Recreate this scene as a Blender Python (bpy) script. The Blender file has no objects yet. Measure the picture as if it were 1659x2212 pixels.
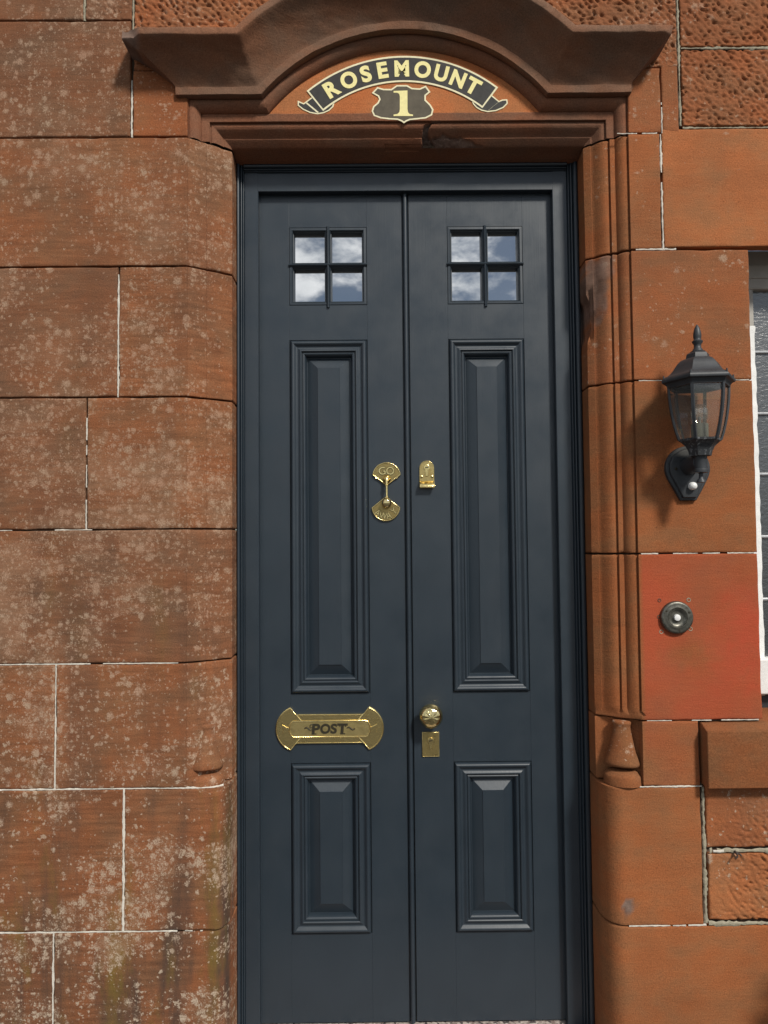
import bpy, bmesh, math, random
import numpy as np
from mathutils import Vector, Matrix, Euler

random.seed(7); np.random.seed(7)
S = bpy.context.scene
COL = S.collection

# ------------------------------------------------------------------ camera
PITCH, YAW, ROLL = math.radians(2.43), math.radians(.31), math.radians(-.52)
CAM = Vector((0, -1.80, 1.30))
fwd = Vector((math.sin(YAW)*math.cos(PITCH), math.cos(YAW)*math.cos(PITCH), math.sin(PITCH)))
rgt = Vector((math.cos(YAW), -math.sin(YAW), 0)); upv = rgt.cross(fwd)
r2 = rgt*math.cos(ROLL)+upv*math.sin(ROLL); u2 = -rgt*math.sin(ROLL)+upv*math.cos(ROLL)
cam = bpy.data.cameras.new('camera'); camo = bpy.data.objects.new('camera', cam); COL.objects.link(camo)
m = Matrix((r2, u2, -fwd)).transposed().to_4x4(); m.translation = CAM
camo.matrix_world = m
cam.sensor_fit = 'VERTICAL'; cam.sensor_height = 36.0; cam.sensor_width = 27.0
cam.lens = 36.0*1598/2212; cam.clip_start = .02; cam.clip_end = 3000
S.camera = camo

# ------------------------------------------------------------------ sky and sun
SUN = Vector((.64, -1.0, 1.06)).normalized()
w = bpy.data.worlds.new('World'); S.world = w; w.use_nodes = True
nt = w.node_tree; nt.nodes.clear()
def wn(t, **k):
    n = nt.nodes.new(t)
    for a, b in k.items(): setattr(n, a, b)
    return n
out = wn('ShaderNodeOutputWorld'); bg = wn('ShaderNodeBackground'); sky = wn('ShaderNodeTexSky', sky_type='NISHITA')
sky.sun_disc = False; sky.sun_elevation = math.asin(SUN.z); sky.sun_rotation = math.atan2(SUN.x, SUN.y)
sky.air_density = 1.0; sky.dust_density = .35; sky.ozone_density = 2.0
tc = wn('ShaderNodeTexCoord')
mp = wn('ShaderNodeMapping'); nt.links.new(tc.outputs['Generated'], mp.inputs[0]); mp.inputs['Scale'].default_value = (1, 1, 1.9); mp.inputs['Location'].default_value = (5.5, 1.1, 3.7)
cn = wn('ShaderNodeTexNoise'); nt.links.new(mp.outputs[0], cn.inputs['Vector'])
cn.inputs['Scale'].default_value = 5.2; cn.inputs['Detail'].default_value = 6; cn.inputs['Roughness'].default_value = .6
cr = wn('ShaderNodeMapRange'); nt.links.new(cn.outputs[0], cr.inputs[0]); cr.inputs[1].default_value = .46; cr.inputs[2].default_value = .60
cr.interpolation_type = 'SMOOTHSTEP'; cr.inputs[3].default_value = .06
cn2 = wn('ShaderNodeTexNoise'); nt.links.new(mp.outputs[0], cn2.inputs['Vector']); cn2.inputs['Scale'].default_value = 13; cn2.inputs['Detail'].default_value = 4
crc = wn('ShaderNodeMix', data_type='RGBA'); nt.links.new(cn2.outputs[0], crc.inputs[0])
crc.inputs[6].default_value = (11, 12.5, 13.8, 1); crc.inputs[7].default_value = (38, 38, 38, 1)
mx = wn('ShaderNodeMix', data_type='RGBA'); nt.links.new(cr.outputs[0], mx.inputs[0]); nt.links.new(sky.outputs[0], mx.inputs[6]); nt.links.new(crc.outputs[2], mx.inputs[7])
nt.links.new(mx.outputs[2], bg.inputs[0]); bg.inputs[1].default_value = .047
nt.links.new(bg.outputs[0], out.inputs[0])

sl = bpy.data.lights.new('sun', 'SUN'); sl.energy = 3.95; sl.angle = math.radians(8.5); sl.color = (1, .95, .87)
so = bpy.data.objects.new('sun', sl); COL.objects.link(so)
so.rotation_euler = (-SUN).to_track_quat('-Z', 'Y').to_euler(); so.location = (2, -4, 5)

S.view_settings.view_transform = 'Standard'; S.view_settings.look = 'None'
S.view_settings.exposure = 0.0; S.view_settings.gamma = 1.0; S.view_settings.use_curve_mapping = False
S.render.engine = 'CYCLES'
S.render.resolution_x = 768; S.render.resolution_y = 1024

# ------------------------------------------------------------------ helpers
def tag(o, label=None, cat=None, group=None, kind=None):
    if label: o['label'] = label
    if cat: o['category'] = cat
    if group: o['group'] = group
    if kind: o['kind'] = kind
    return o
def empty(name, loc=(0, 0, 0)):
    o = bpy.data.objects.new(name, None); o.location = loc; COL.objects.link(o); o.empty_display_size = .05
    return o
def link(name, me, mat, parent=None, color=None, smooth=True, sharp=35):
    """links a mesh whose vertices are in world coordinates; origin follows the parent chain"""
    o = bpy.data.objects.new(name, me); COL.objects.link(o)
    if mat: me.materials.append(mat)
    if smooth:
        me.polygons.foreach_set('use_smooth', [True]*len(me.polygons))
        if sharp: me.set_sharp_from_angle(angle=math.radians(sharp))
    if parent:
        o.parent = parent
        off = Vector((0, 0, 0)); p = parent
        while p: off += p.location; p = p.parent
        if off.length: me.transform(Matrix.Translation(-off))
    if color: o.color = color
    return o
def pyd(name, v, f, mat, parent=None, **k):
    me = bpy.data.meshes.new(name); me.from_pydata([tuple(p) for p in v], [], f); me.validate(); me.update()
    return link(name, me, mat, parent, **k)
def bmo(name, bm, mat, parent=None, **k):
    bmesh.ops.recalc_face_normals(bm, faces=bm.faces)
    me = bpy.data.meshes.new(name); bm.to_mesh(me); bm.free()
    return link(name, me, mat, parent, **k)
def grid(name, P, mat, parent=None, attrs=None, flip=False, **k):
    n, mm = P.shape[:2]
    v = P.reshape(-1, 3)
    i = np.arange(n*mm).reshape(n, mm)
    q = np.stack([i[:-1, :-1], i[1:, :-1], i[1:, 1:], i[:-1, 1:]], -1).reshape(-1, 4)
    if flip: q = q[:, ::-1]
    me = bpy.data.meshes.new(name); me.from_pydata(v.tolist(), [], q.tolist()); me.update()
    for nm, a in (attrs or {}).items():
        at = me.attributes.new(nm, 'FLOAT', 'POINT'); at.data.foreach_set('value', np.asarray(a, np.float32).ravel())
    return link(name, me, mat, parent, **k)
def box(name, x0, x1, y0, y1, z0, z1, mat, parent=None, bev=.0015, seg=2, **k):
    bm = bmesh.new(); bmesh.ops.create_cube(bm, size=1)
    for v in bm.verts: v.co = Vector(((x0+x1)/2+v.co.x*(x1-x0), (y0+y1)/2+v.co.y*(y1-y0), (z0+z1)/2+v.co.z*(z1-z0)))
    if bev: bmesh.ops.bevel(bm, geom=bm.edges[:], offset=bev, segments=seg, affect='EDGES', profile=.5)
    k.setdefault('smooth', False)
    return bmo(name, bm, mat, parent, **k)
def poly(name, pts, y0, y1, mat, parent=None, bev=0, seg=2, **k):
    """outline in X,Z, front at y0, back at y1"""
    bm = bmesh.new(); f = bm.faces.new([bm.verts.new((p[0], y0, p[1])) for p in pts])
    bm.normal_update()
    if f.normal.y > 0: f.normal_flip()
    front = f.edges[:]
    r = bmesh.ops.extrude_face_region(bm, geom=[f])
    nv = [e for e in r['geom'] if isinstance(e, bmesh.types.BMVert)]
    ne = [e for e in r['geom'] if isinstance(e, bmesh.types.BMEdge)]
    for v in bm.verts: v.co.y = y1
    for v in nv: v.co.y = y0
    if bev: bmesh.ops.bevel(bm, geom=ne, offset=bev, segments=seg, affect='EDGES', profile=.5)
    if bev: k['sharp'] = 20
    return bmo(name, bm, mat, parent, **k)
def lathe(name, prof, mat, parent=None, n=32, M=None, close=True, rfn=None, **k):
    """prof: (radius, height) along local Z"""
    bm = bmesh.new(); rings = []
    for r, h in prof:
        ring = []
        for i in range(n):
            a = 2*math.pi*i/n; rr = r if rfn is None else r*rfn(a, h)
            ring.append(bm.verts.new((rr*math.cos(a), rr*math.sin(a), h)))
        rings.append(ring)
    for a, b in zip(rings, rings[1:]):
        for i in range(n): bm.faces.new((a[i], a[(i+1) % n], b[(i+1) % n], b[i]))
    if close:
        bm.faces.new(rings[0]); bm.faces.new(rings[-1])
    if M is not None: bmesh.ops.transform(bm, matrix=M, verts=bm.verts)
    return bmo(name, bm, mat, parent, **k)
def tube(name, pts, r, mat, parent=None, n=10, **k):
    bm = bmesh.new(); pts = [Vector(p) for p in pts]; rs = r if isinstance(r, (list, tuple)) else [r]*len(pts)
    rings = []
    for i, p in enumerate(pts):
        t = (pts[min(i+1, len(pts)-1)]-pts[max(i-1, 0)]).normalized()
        a = Vector((0, 1, 0)) if abs(t.y) < .9 else Vector((1, 0, 0))
        u = t.cross(a).normalized(); v = t.cross(u)
        rings.append([bm.verts.new(p+(u*math.cos(2*math.pi*j/n)+v*math.sin(2*math.pi*j/n))*rs[i]) for j in range(n)])
    for a, b in zip(rings, rings[1:]):
        for i in range(n): bm.faces.new((a[i], a[(i+1) % n], b[(i+1) % n], b[i]))
    bm.faces.new(rings[0]); bm.faces.new(rings[-1])
    return bmo(name, bm, mat, parent, **k)
def ring_moulding(name, x0, x1, z0, z1, prof, yface, mat, parent=None, **k):
    """mitred rectangular moulding; prof: (inset d, proud h)"""
    V = []; F = []
    c = lambda d: [(x0+d, z0+d), (x1-d, z0+d), (x1-d, z1-d), (x0+d, z1-d)]
    for s in range(4):
        b = len(V)
        for d, h in prof:
            q = c(d)
            for e in (s, (s+1) % 4): V.append((q[e][0], yface-h, q[e][1]))
        for i in range(len(prof)-1):
            F.append((b+2*i, b+2*i+1, b+2*i+3, b+2*i+2))
    return pyd(name, V, F, mat, parent, **k)
def text(name, s, size, M, mat, parent, extrude=.0005, offset=0.0, **k):
    cu = bpy.data.curves.new('lettering', 'FONT'); cu.body = s; cu.size = size; cu.extrude = extrude; cu.offset = offset
    cu.align_x = 'CENTER'; cu.align_y = 'CENTER'; cu.resolution_u = 6
    o = bpy.data.objects.new('lettering', cu); COL.objects.link(o)
    dg = bpy.context.evaluated_depsgraph_get(); dg.update()
    me = bpy.data.meshes.new_from_object(o.evaluated_get(dg)); bpy.data.objects.remove(o); bpy.data.curves.remove(cu)
    # centre on the glyph box
    a = np.array([v.co[:] for v in me.vertices]); c = (a.max(0)+a.min(0))/2
    me.transform(M @ Matrix.Translation(-Vector(c)))
    me.name = name; me.materials.clear()
    return link(name, me, mat, parent, smooth=False, **k)
# local (x right, y up, z toward viewer) -> wall facing -Y
def facing(x, y, z, rot=0, sx=1, sy=1, shear=0):
    sh = Matrix.Identity(4); sh[0][1] = shear
    return Matrix.Translation((x, y, z)) @ Matrix.Rotation(math.pi/2, 4, 'X') @ Matrix.Rotation(rot, 4, 'Z') @ sh @ Matrix.Diagonal((sx, sy, 1, 1))

def _h(ix, iy, s):
    n = (ix*374761393+iy*668265263+s*982451653) & 0x7fffffff
    n = ((n ^ (n >> 13))*1274126177) & 0x7fffffff
    return ((n ^ (n >> 16)) & 0xffff)/65535.0
def vn(x, y, s=0):
    x = np.asarray(x, float); y = np.asarray(y, float)
    ix = np.floor(x).astype(np.int64); iy = np.floor(y).astype(np.int64); fx = x-ix; fy = y-iy
    fx = fx*fx*(3-2*fx); fy = fy*fy*(3-2*fy)
    a = _h(ix, iy, s); b = _h(ix+1, iy, s); c = _h(ix, iy+1, s); d = _h(ix+1, iy+1, s)
    return (a*(1-fx)+b*fx)*(1-fy)+(c*(1-fx)+d*fx)*fy
def fbm(x, y, o=4, s=0):
    t = 0; a = .5; n = 0
    for i in range(o):
        t = t+a*vn(x*2**i, y*2**i, s+i*17); n += a; a *= .5
    return t/n

# ------------------------------------------------------------------ materials
def mat(name):
    M = bpy.data.materials.new(name); M.use_nodes = True
    t = M.node_tree; b = t.nodes['Principled BSDF']
    return M, t, b
class NB:
    def __init__(s, t): s.t = t
    def n(s, typ, ins=None, **k):
        x = s.t.nodes.new(typ)
        for a, b in k.items(): setattr(x, a, b)
        for a, b in (ins or {}).items(): s.set(x.inputs[a], b)
        return x
    def set(s, sock, v):
        if isinstance(v, bpy.types.NodeSocket): s.t.links.new(v, sock)
        else: sock.default_value = v
    def math(s, op, a, b=0.0, c=None, clamp=False):
        x = s.n('ShaderNodeMath', {0: a, 1: b}, operation=op, use_clamp=clamp)
        if c is not None: s.set(x.inputs[2], c)
        return x.outputs[0]
    def mix(s, f, a, b, blend='MIX'):
        x = s.n('ShaderNodeMix', {0: f, 6: a, 7: b}, data_type='RGBA', blend_type=blend); return x.outputs[2]
    def rng(s, v, a, b, c=0., d=1., smooth=True):
        x = s.n('ShaderNodeMapRange', {0: v, 1: a, 2: b, 3: c, 4: d}, interpolation_type='SMOOTHSTEP' if smooth else 'LINEAR'); return x.outputs[0]
    def noise(s, vec, scale, detail=3, rough=.5, dist=0., typ=0):
        x = s.n('ShaderNodeTexNoise', {'Vector': vec, 'Scale': scale, 'Detail': detail, 'Roughness': rough, 'Distortion': dist}); return x.outputs[typ]
    def mapping(s, vec, scale, loc=(0, 0, 0)):
        x = s.n('ShaderNodeMapping', {'Vector': vec, 'Scale': scale, 'Location': loc}); return x.outputs[0]

def stone_material():
    M, t, b = mat('red_sandstone'); N = NB(t)
    P = N.n('ShaderNodeTexCoord').outputs['Object']
    oi = N.n('ShaderNodeObjectInfo'); base = oi.outputs['Color']; li = oi.outputs['Alpha']; rnd = oi.outputs['Random']
    sepn = N.n('ShaderNodeSeparateXYZ', {0: P}); Z = sepn.outputs[2]; X = sepn.outputs[0]
    # large blotches, bedding streaks, grain
    big = N.noise(P, 3.3, 3, .6); mid = N.noise(P, 17, 3, .65)
    bed = N.noise(N.mapping(P, (9, 9, 95)), 1.0, 2, .62)
    bed2 = N.noise(N.mapping(P, (3.0, 3.0, 13)), 1.0, 2, .55)
    grain = N.noise(P, 330, 2, .75)
    c = N.mix(N.rng(big, .35, .68), base, N.mix(1., base, (.80, .86, .92, 1), 'MULTIPLY'))
    c = N.mix(N.rng(mid, .45, .75, 0, .55), c, N.mix(1., c, (1.16, 1.08, 1.0, 1), 'MULTIPLY'))
    c = N.mix(N.rng(bed2, .55, .75, 0, .45), c, N.mix(1., c, (.82, .79, .78, 1), 'MULTIPLY'))
    bedv = N.math('MULTIPLY_ADD', N.math('SUBTRACT', bed, .5), N.math('MULTIPLY_ADD', li, 1.0, .16), 1.0)
    v = N.math('MULTIPLY', bedv, N.rng(grain, .2, .8, .64, 1.36, False))
    c = N.mix(1., c, N.n('ShaderNodeCombineColor', {0: v, 1: v, 2: v}).outputs[0], 'MULTIPLY')
    hue = N.noise(N.mapping(P, (1, 1, 1.5), (9, 4, 2)), 7.5, 3, .6)
    c = N.mix(N.rng(hue, .42, .62, 0, .8), c, N.mix(1., c, (1.05, .90, .80, 1), 'MULTIPLY'))
    c = N.mix(N.rng(hue, .50, .34, 0, .75), c, N.mix(1., c, (.86, .96, 1.02, 1), 'MULTIPLY'))
    # dark algae and soot, in vertical runs and blotches, thicker low on the damp side
    low = N.rng(Z, .1, 1.25, 1.0, .10, False)
    run = N.noise(N.mapping(P, (7.5, 7.5, 1.3)), 1.0, 5, .62, .3)
    soot = N.math('MULTIPLY', N.rng(run, .42, .68), N.math('MULTIPLY', li, N.math('ADD', N.math('MULTIPLY', low, .92), .24)), clamp=True)
    c = N.mix(soot, c, (.062, .040, .030, 1))
    run2 = N.noise(N.mapping(P, (6.0, 6.0, 1.6), (3.1, 0, 1.7)), 1.0, 5, .65, .2)
    alg = N.math('MULTIPLY', N.rng(run2, .53, .68), N.math('MULTIPLY', li, N.math('MULTIPLY', low, .85)), clamp=True)
    c = N.mix(alg, c, (.150, .105, .022, 1))
    # lichen: ragged rosettes of three sizes, in drifts
    dn = N.n('ShaderNodeTexNoise', {'Vector': P, 'Scale': 75, 'Detail': 4, 'Roughness': .7})
    dv = N.n('ShaderNodeVectorMath', {0: dn.outputs['Color'], 1: (.5, .5, .5)}, operation='SUBTRACT').outputs[0]
    dv = N.n('ShaderNodeVectorMath', {0: dv, 'Scale': .017}, operation='SCALE').outputs[0]
    PD = N.n('ShaderNodeVectorMath', {0: P, 1: dv}, operation='ADD').outputs[0]
    PD = N.n('ShaderNodeVectorMath', {0: PD, 1: N.n('ShaderNodeCombineXYZ', {0: N.math('MULTIPLY', rnd, 9.0), 2: N.math('MULTIPLY', rnd, 4.0)}).outputs[0]}, operation='ADD').outputs[0]
    drift = N.noise(N.mapping(P, (1, 1, 1.35), (5, 2, 1)), 4.2, 5, .70)
    dens = N.math('MULTIPLY', li, N.rng(drift, .40, .60, .06, 1.1))
    ragged = N.noise(P, 300, 3, .8)
    masks = []
    for sc, rad, k, off in ((46, .60, .60, 0), (82, .64, .72, 3.3), (165, .66, .66, 7.7)):
        PV = N.mapping(PD, (1, 1, 1), (off, 0, off))
        vo = N.n('ShaderNodeTexVoronoi', {'Vector': PV, 'Scale': float(sc), 'Randomness': 1.0}, feature='F1')
        rs = N.n('ShaderNodeSeparateColor', {0: vo.outputs['Color']})
        on = N.math('LESS_THAN', rs.outputs[0], N.math('MULTIPLY', dens, k))
        rr = N.math('MULTIPLY_ADD', rs.outputs[1], rad*.55, rad*.30)
        d = N.math('SUBTRACT', rr, vo.outputs['Distance'])
        d = N.math('ADD', d, N.math('MULTIPLY', N.math('SUBTRACT', ragged, .5), .95))
        mk = N.math('MULTIPLY', N.rng(d, -.16, .30), on)
        masks.append((mk, rs.outputs[2], vo.outputs['Distance']))
    lm = N.math('MAXIMUM', N.math('MAXIMUM', masks[0][0], masks[1][0]), masks[2][0])
    # crustose film
    film = N.math('MULTIPLY', N.rng(N.math('ADD', drift, N.math('MULTIPLY', N.math('SUBTRACT', ragged, .5), .5)), .49, .68), N.math('MULTIPLY', li, N.math('MULTIPLY_ADD', low, .65, .42)), clamp=True)
    tint = N.mix(masks[0][1], (.44, .265, .175, 1), (.47, .345, .240, 1))
    tint = N.mix(N.math('MULTIPLY', low, .75), tint, (.52, .45, .35, 1))
    tint = N.mix(N.rng(ragged, .3, .7), N.mix(1., tint, (.70, .66, .64, 1), 'MULTIPLY'), tint)
    c = N.mix(N.math('MULTIPLY', film, .70), c, (.315, .200, .128, 1))
    c = N.mix(N.math('MULTIPLY', N.math('MULTIPLY', lm, N.rng(ragged, .25, .6, .50, .90)), N.math('MULTIPLY_ADD', low, .40, .60)), c, tint)
    # small pits as dark dots only, their shade put into the colour
    pit_shade = N.math('MULTIPLY', N.math('GREATER_THAN', masks[2][1], .90), N.math('LESS_THAN', masks[2][2], .22))
    c = N.mix(N.math('MULTIPLY', pit_shade, .55), c, N.mix(1., c, (.45, .40, .38, 1), 'MULTIPLY'))
    # spalls / cement repairs and red paint, carried as vertex attributes
    wr = N.n('ShaderNodeAttribute', attribute_name='wear').outputs['Fac']
    wcol = N.mix(N.rng(mid, .35, .65), (.085, .062, .052, 1), (.20, .145, .118, 1))
    c = N.mix(N.math('MULTIPLY', wr, .9), c, wcol)
    pt = N.n('ShaderNodeAttribute', attribute_name='paint').outputs['Fac']
    c = N.mix(N.math('MULTIPLY', pt, .85), c, (.43, .055, .028, 1))
    t.links.new(c, b.inputs['Base Color'])
    b.inputs['Roughness'].default_value = .92; b.inputs['Specular IOR Level'].default_value = .18
    hgt = N.math('ADD', N.math('MULTIPLY', N.noise(P, 260, 2, .7), .40), N.math('MULTIPLY', N.noise(N.mapping(P, (22, 22, 130)), 1.0, 2, .6), .36))
    
    bp = N.n('ShaderNodeBump', {'Height': hgt, 'Strength': .6, 'Distance': .0030})
    t.links.new(bp.outputs[0], b.inputs['Normal'])
    return M
STONE = stone_material()

def simple(name, col, rough=.5, metal=0., spec=.5, nscale=0, namt=.2, bump=0., bscale=200, bdist=.001, stretch=(1, 1, 1)):
    M, t, b = mat(name); N = NB(t)
    b.inputs['Roughness'].default_value = rough; b.inputs['Metallic'].default_value = metal; b.inputs['Specular IOR Level'].default_value = spec
    P = N.n('ShaderNodeTexCoord').outputs['Object']
    if nscale:
        f = N.noise(N.mapping(P, stretch), nscale, 5, .6)
        v = N.rng(f, .2, .8, 1-namt, 1+namt, False)
        c = N.mix(1., (*col, 1), N.n('ShaderNodeCombineColor', {0: v, 1: v, 2: v}).outputs[0], 'MULTIPLY')
        t.links.new(c, b.inputs['Base Color'])
    else: b.inputs['Base Color'].default_value = (*col, 1)
    if bump:
        bp = N.n('ShaderNodeBump', {'Height': N.noise(N.mapping(P, stretch), bscale, 4, .6), 'Strength': bump, 'Distance': bdist})
        t.links.new(bp.outputs[0], b.inputs['Normal'])
    return M
MORTAR = simple('lime_mortar', (.58, .54, .47), .95, spec=.1, nscale=90, namt=.22, bump=.5, bscale=260, bdist=.002)
GREYMORTAR = simple('grey_mortar', (.30, .27, .20), .95, spec=.1, nscale=70, namt=.35, bump=.6, bscale=260, bdist=.003)
BED = simple('dark_joint_bed', (.10, .07, .05), .95, spec=.1, nscale=60, namt=.4)

def paint_material():
    M, t, b = mat('door_paint'); N = NB(t)
    P = N.n('ShaderNodeTexCoord').outputs['Object']
    f = N.noise(P, 6, 4, .6); v = N.rng(f, .3, .7, .93, 1.07, False)
    c = N.mix(1., (.0175, .0265, .0360, 1), N.n('ShaderNodeCombineColor', {0: v, 1: v, 2: v}).outputs[0], 'MULTIPLY')
    t.links.new(c, b.inputs['Base Color'])
    brush = N.noise(N.mapping(P, (260, 260, 9)), 1., 4, .6)
    rg = N.rng(N.noise(P, 9, 4, .6), .3, .7, .29, .47, False)
    t.links.new(rg, b.inputs['Roughness'])
    b.inputs['Specular IOR Level'].default_value = .58
    bp = N.n('ShaderNodeBump', {'Height': brush, 'Strength': .22, 'Distance': .0007}); t.links.new(bp.outputs[0], b.inputs['Normal'])
    return M
PAINT = paint_material()
def brass_material(name, col, r0, r1):
    M, t, b = mat(name); N = NB(t)
    P = N.n('ShaderNodeTexCoord').outputs['Object']
    f = N.noise(P, 55, 5, .65); g = N.noise(P, 300, 3, .6)
    c = N.mix(N.rng(f, .45, .75), (*col, 1), (col[0]*.62, col[1]*.60, col[2]*.55, 1))
    t.links.new(c, b.inputs['Base Color']); b.inputs['Metallic'].default_value = 1
    t.links.new(N.rng(f, .3, .75, r0, r1), b.inputs['Roughness'])
    bp = N.n('ShaderNodeBump', {'Height': N.math('ADD', g, f), 'Strength': .45, 'Distance': .0009}); t.links.new(bp.outputs[0], b.inputs['Normal'])
    return M
BRASS = brass_material('polished_brass', (.86, .68, .30), .14, .30)
BRASSD = brass_material('dull_brass', (.56, .43, .18), .26, .45)
KNOBB = brass_material('bright_brass', (.86, .70, .34), .05, .10)
FLAPB = brass_material('flap_brass', (.74, .58, .25), .30, .48)
FANB = brass_material('fan_brass', (.40, .30, .12), .28, .46)
PATINA = simple('dark_patina', (.030, .024, .012), .55, metal=.3, nscale=120, namt=.3)
BLACKM = simple('lantern_black', (.028, .031, .035), .5, spec=.45, nscale=60, namt=.3, bump=.15, bscale=500, bdist=.0005)
def worn_black():
    M, t, b = mat('weathered_lantern_black'); N = NB(t)
    P = N.n('ShaderNodeTexCoord').outputs['Object']
    f = N.noise(N.mapping(P, (1, 1, .45)), 190, 5, .75)
    c = N.mix(N.rng(f, .52, .70), (.026, .028, .031, 1), (.26, .27, .28, 1)); t.links.new(c, b.inputs['Base Color'])
    b.inputs['Roughness'].default_value = .75
    return M
WORN = worn_black()
WHITEP = simple('white_plastic', (.72, .72, .70), .35)
WHITEF = simple('white_window_paint', (.74, .74, .72), .5, nscale=30, namt=.1, bump=.3, bscale=150, bdist=.002)
GREIGE = simple('grey_window_frame', (.36, .34, .30), .6, nscale=20, namt=.12)
LEAD = simple('lead_came', (.36, .37, .38), .45, metal=.6, nscale=100, namt=.25)
CREAM = simple('cream_sign_paint', (.80, .72, .34), .7, spec=.2, nscale=130, namt=.12)
CREAM2 = simple('pale_outline_paint', (.76, .70, .47), .7, spec=.2, nscale=130, namt=.14)
SIGNBLACK = simple('black_sign_paint', (.038, .036, .034), .7, spec=.3, nscale=70, namt=.35)
SIGNGREY = simple('faded_shield_paint', (.105, .090, .066), .75, spec=.2, nscale=40, namt=.3)
BELLM = simple('tarnished_bronze', (.13, .125, .105), .42, metal=.85, nscale=110, namt=.5, bump=.4, bscale=260, bdist=.0008)
def glass_mirror():
    M, t, b = mat('door_glass'); N = NB(t)
    b.inputs['Base Color'].default_value = (.012, .016, .018, 1); b.inputs['Roughness'].default_value = .01
    b.inputs['IOR'].default_value = 3.7; b.inputs['Specular IOR Level'].default_value = .9
    return M
GLASS = glass_mirror()
def clear_glass(name, tint, rough=.03, refl=.10, dust=.0):
    M, t, b = mat(name); N = NB(t); t.nodes.remove(b)
    o = t.nodes['Material Output']
    tr = N.n('ShaderNodeBsdfTransparent', {'Color': (*tint, 1)}); gl = N.n('ShaderNodeBsdfGlossy', {'Roughness': rough})
    fr = N.n('ShaderNodeLayerWeight', {'Blend': .5}); f = N.math('MULTIPLY_ADD', N.math('POWER', fr.outputs['Facing'], 5.0), .6, refl, clamp=True)
    mxs = N.n('ShaderNodeMixShader', {0: f, 1: tr.outputs[0], 2: gl.outputs[0]})
    df = N.n('ShaderNodeBsdfDiffuse', {'Color': (.50, .47, .41, 1)}); P = N.n('ShaderNodeTexCoord').outputs['Object']
    mx2 = N.n('ShaderNodeMixShader', {0: N.rng(N.noise(P, 14, 2, .5), .3, .7, dust*.5, dust), 1: mxs.outputs[0], 2: df.outputs[0]}); t.links.new(mx2.outputs[0], o.inputs[0])
    return M
LGLASS = clear_glass('lantern_glass', (.95, .93, .89), .03, .10, .10)
BULBG = clear_glass('bulb_glass', (.88, .88, .84), .02, .22, .10)
def obscure_glass():
    M, t, b = mat('patterned_glass'); N = NB(t)
    P = N.n('ShaderNodeTexCoord').outputs['Object']
    b.inputs['Base Color'].default_value = (.018, .02, .022, 1); b.inputs['Roughness'].default_value = .28
    b.inputs['IOR'].default_value = 1.9; b.inputs['Specular IOR Level'].default_value = .8
    h = N.noise(N.mapping(P, (1, 1, 1.7)), 75, 4, .65, .6)
    bp = N.n('ShaderNodeBump', {'Height': h, 'Strength': .30, 'Distance': .004}); t.links.new(bp.outputs[0], b.inputs['Normal'])
    return M
OBSC = obscure_glass()
def granite():
    M, t, b = mat('speckled_granite'); N = NB(t)
    P = N.n('ShaderNodeTexCoord').outputs['Object']
    vo = N.n('ShaderNodeTexVoronoi', {'Vector': P, 'Scale': 150.0}); s = N.n('ShaderNodeSeparateColor', {0: vo.outputs['Color']})
    c = N.mix(s.outputs[0], (.20, .15, .13, 1), (.52, .45, .40, 1)); c = N.mix(N.math('GREATER_THAN', s.outputs[1], .8), c, (.07, .06, .06, 1))
    t.links.new(c, b.inputs['Base Color']); b.inputs['Roughness'].default_value = .7
    return M
GRANITE = granite()
PAVE = simple('paving', (.058, .056, .054), .9, nscale=3, namt=.25, bump=.3, bscale=60, bdist=.004)
TERRA = simple('terracotta', (.36, .14, .07), .85, nscale=25, namt=.2)
SOIL = simple('soil', (.03, .022, .015), .95, nscale=40, namt=.4)
LEAF = simple('shrub_leaf', (.045, .085, .028), .5, nscale=12, namt=.35)
BARK = simple('shrub_bark', (.10, .07, .045), .9, nscale=60, namt=.3)

# ------------------------------------------------------------------ ground
def sheet(name, x0, x1, y0, y1, z, m):
    return pyd(name, [(x0, y0, z), (x1, y0, z), (x1, y1, z), (x0, y1, z)], [(0, 1, 2, 3)], m)
tag(sheet('ground', -800, 800, -1500, 60, -.10, PAVE), 'grey paved ground in front of the house', kind='structure')

# ------------------------------------------------------------------ stone wall
wall = empty('stone_wall'); tag(wall, 'red sandstone block wall with moulded doorway around the dark double door', 'wall')
XL, XR = -.470, .628           # wall arrises of the doorway
AL, AR = -.3725, .5325         # inner arrises
ZOUT = 2.414                   # outer line of the horizontal moulding
CW, CD = .0955, .065           # chamfer width and depth
# jamb moulding, from wall arris inwards: (d, depth)
MOULD = [(0, 0), (.0004, .0085), (.003, .0068), (.008, .0066), (.013, .0080), (.018, .0112), (.0225, .0155), (.0255, .0200), (.0275, .0240),
         (.0285, .0235), (.034, .0236), (.0395, .0242), (.0400, .0325), (.0445, .0300), (.050, .0300), (.056, .0325), (.062, .0370), (.068, .0430), (.073, .0490), (.077, .0535), (.0795, .0550),
         (.0805, .0535), (.086, .0575), (.0955, .0650)]
def mouldpts(f=1.0):
    return [(d, f*y+(1-f)*d*CD/CW) for d, y in MOULD]

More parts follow.
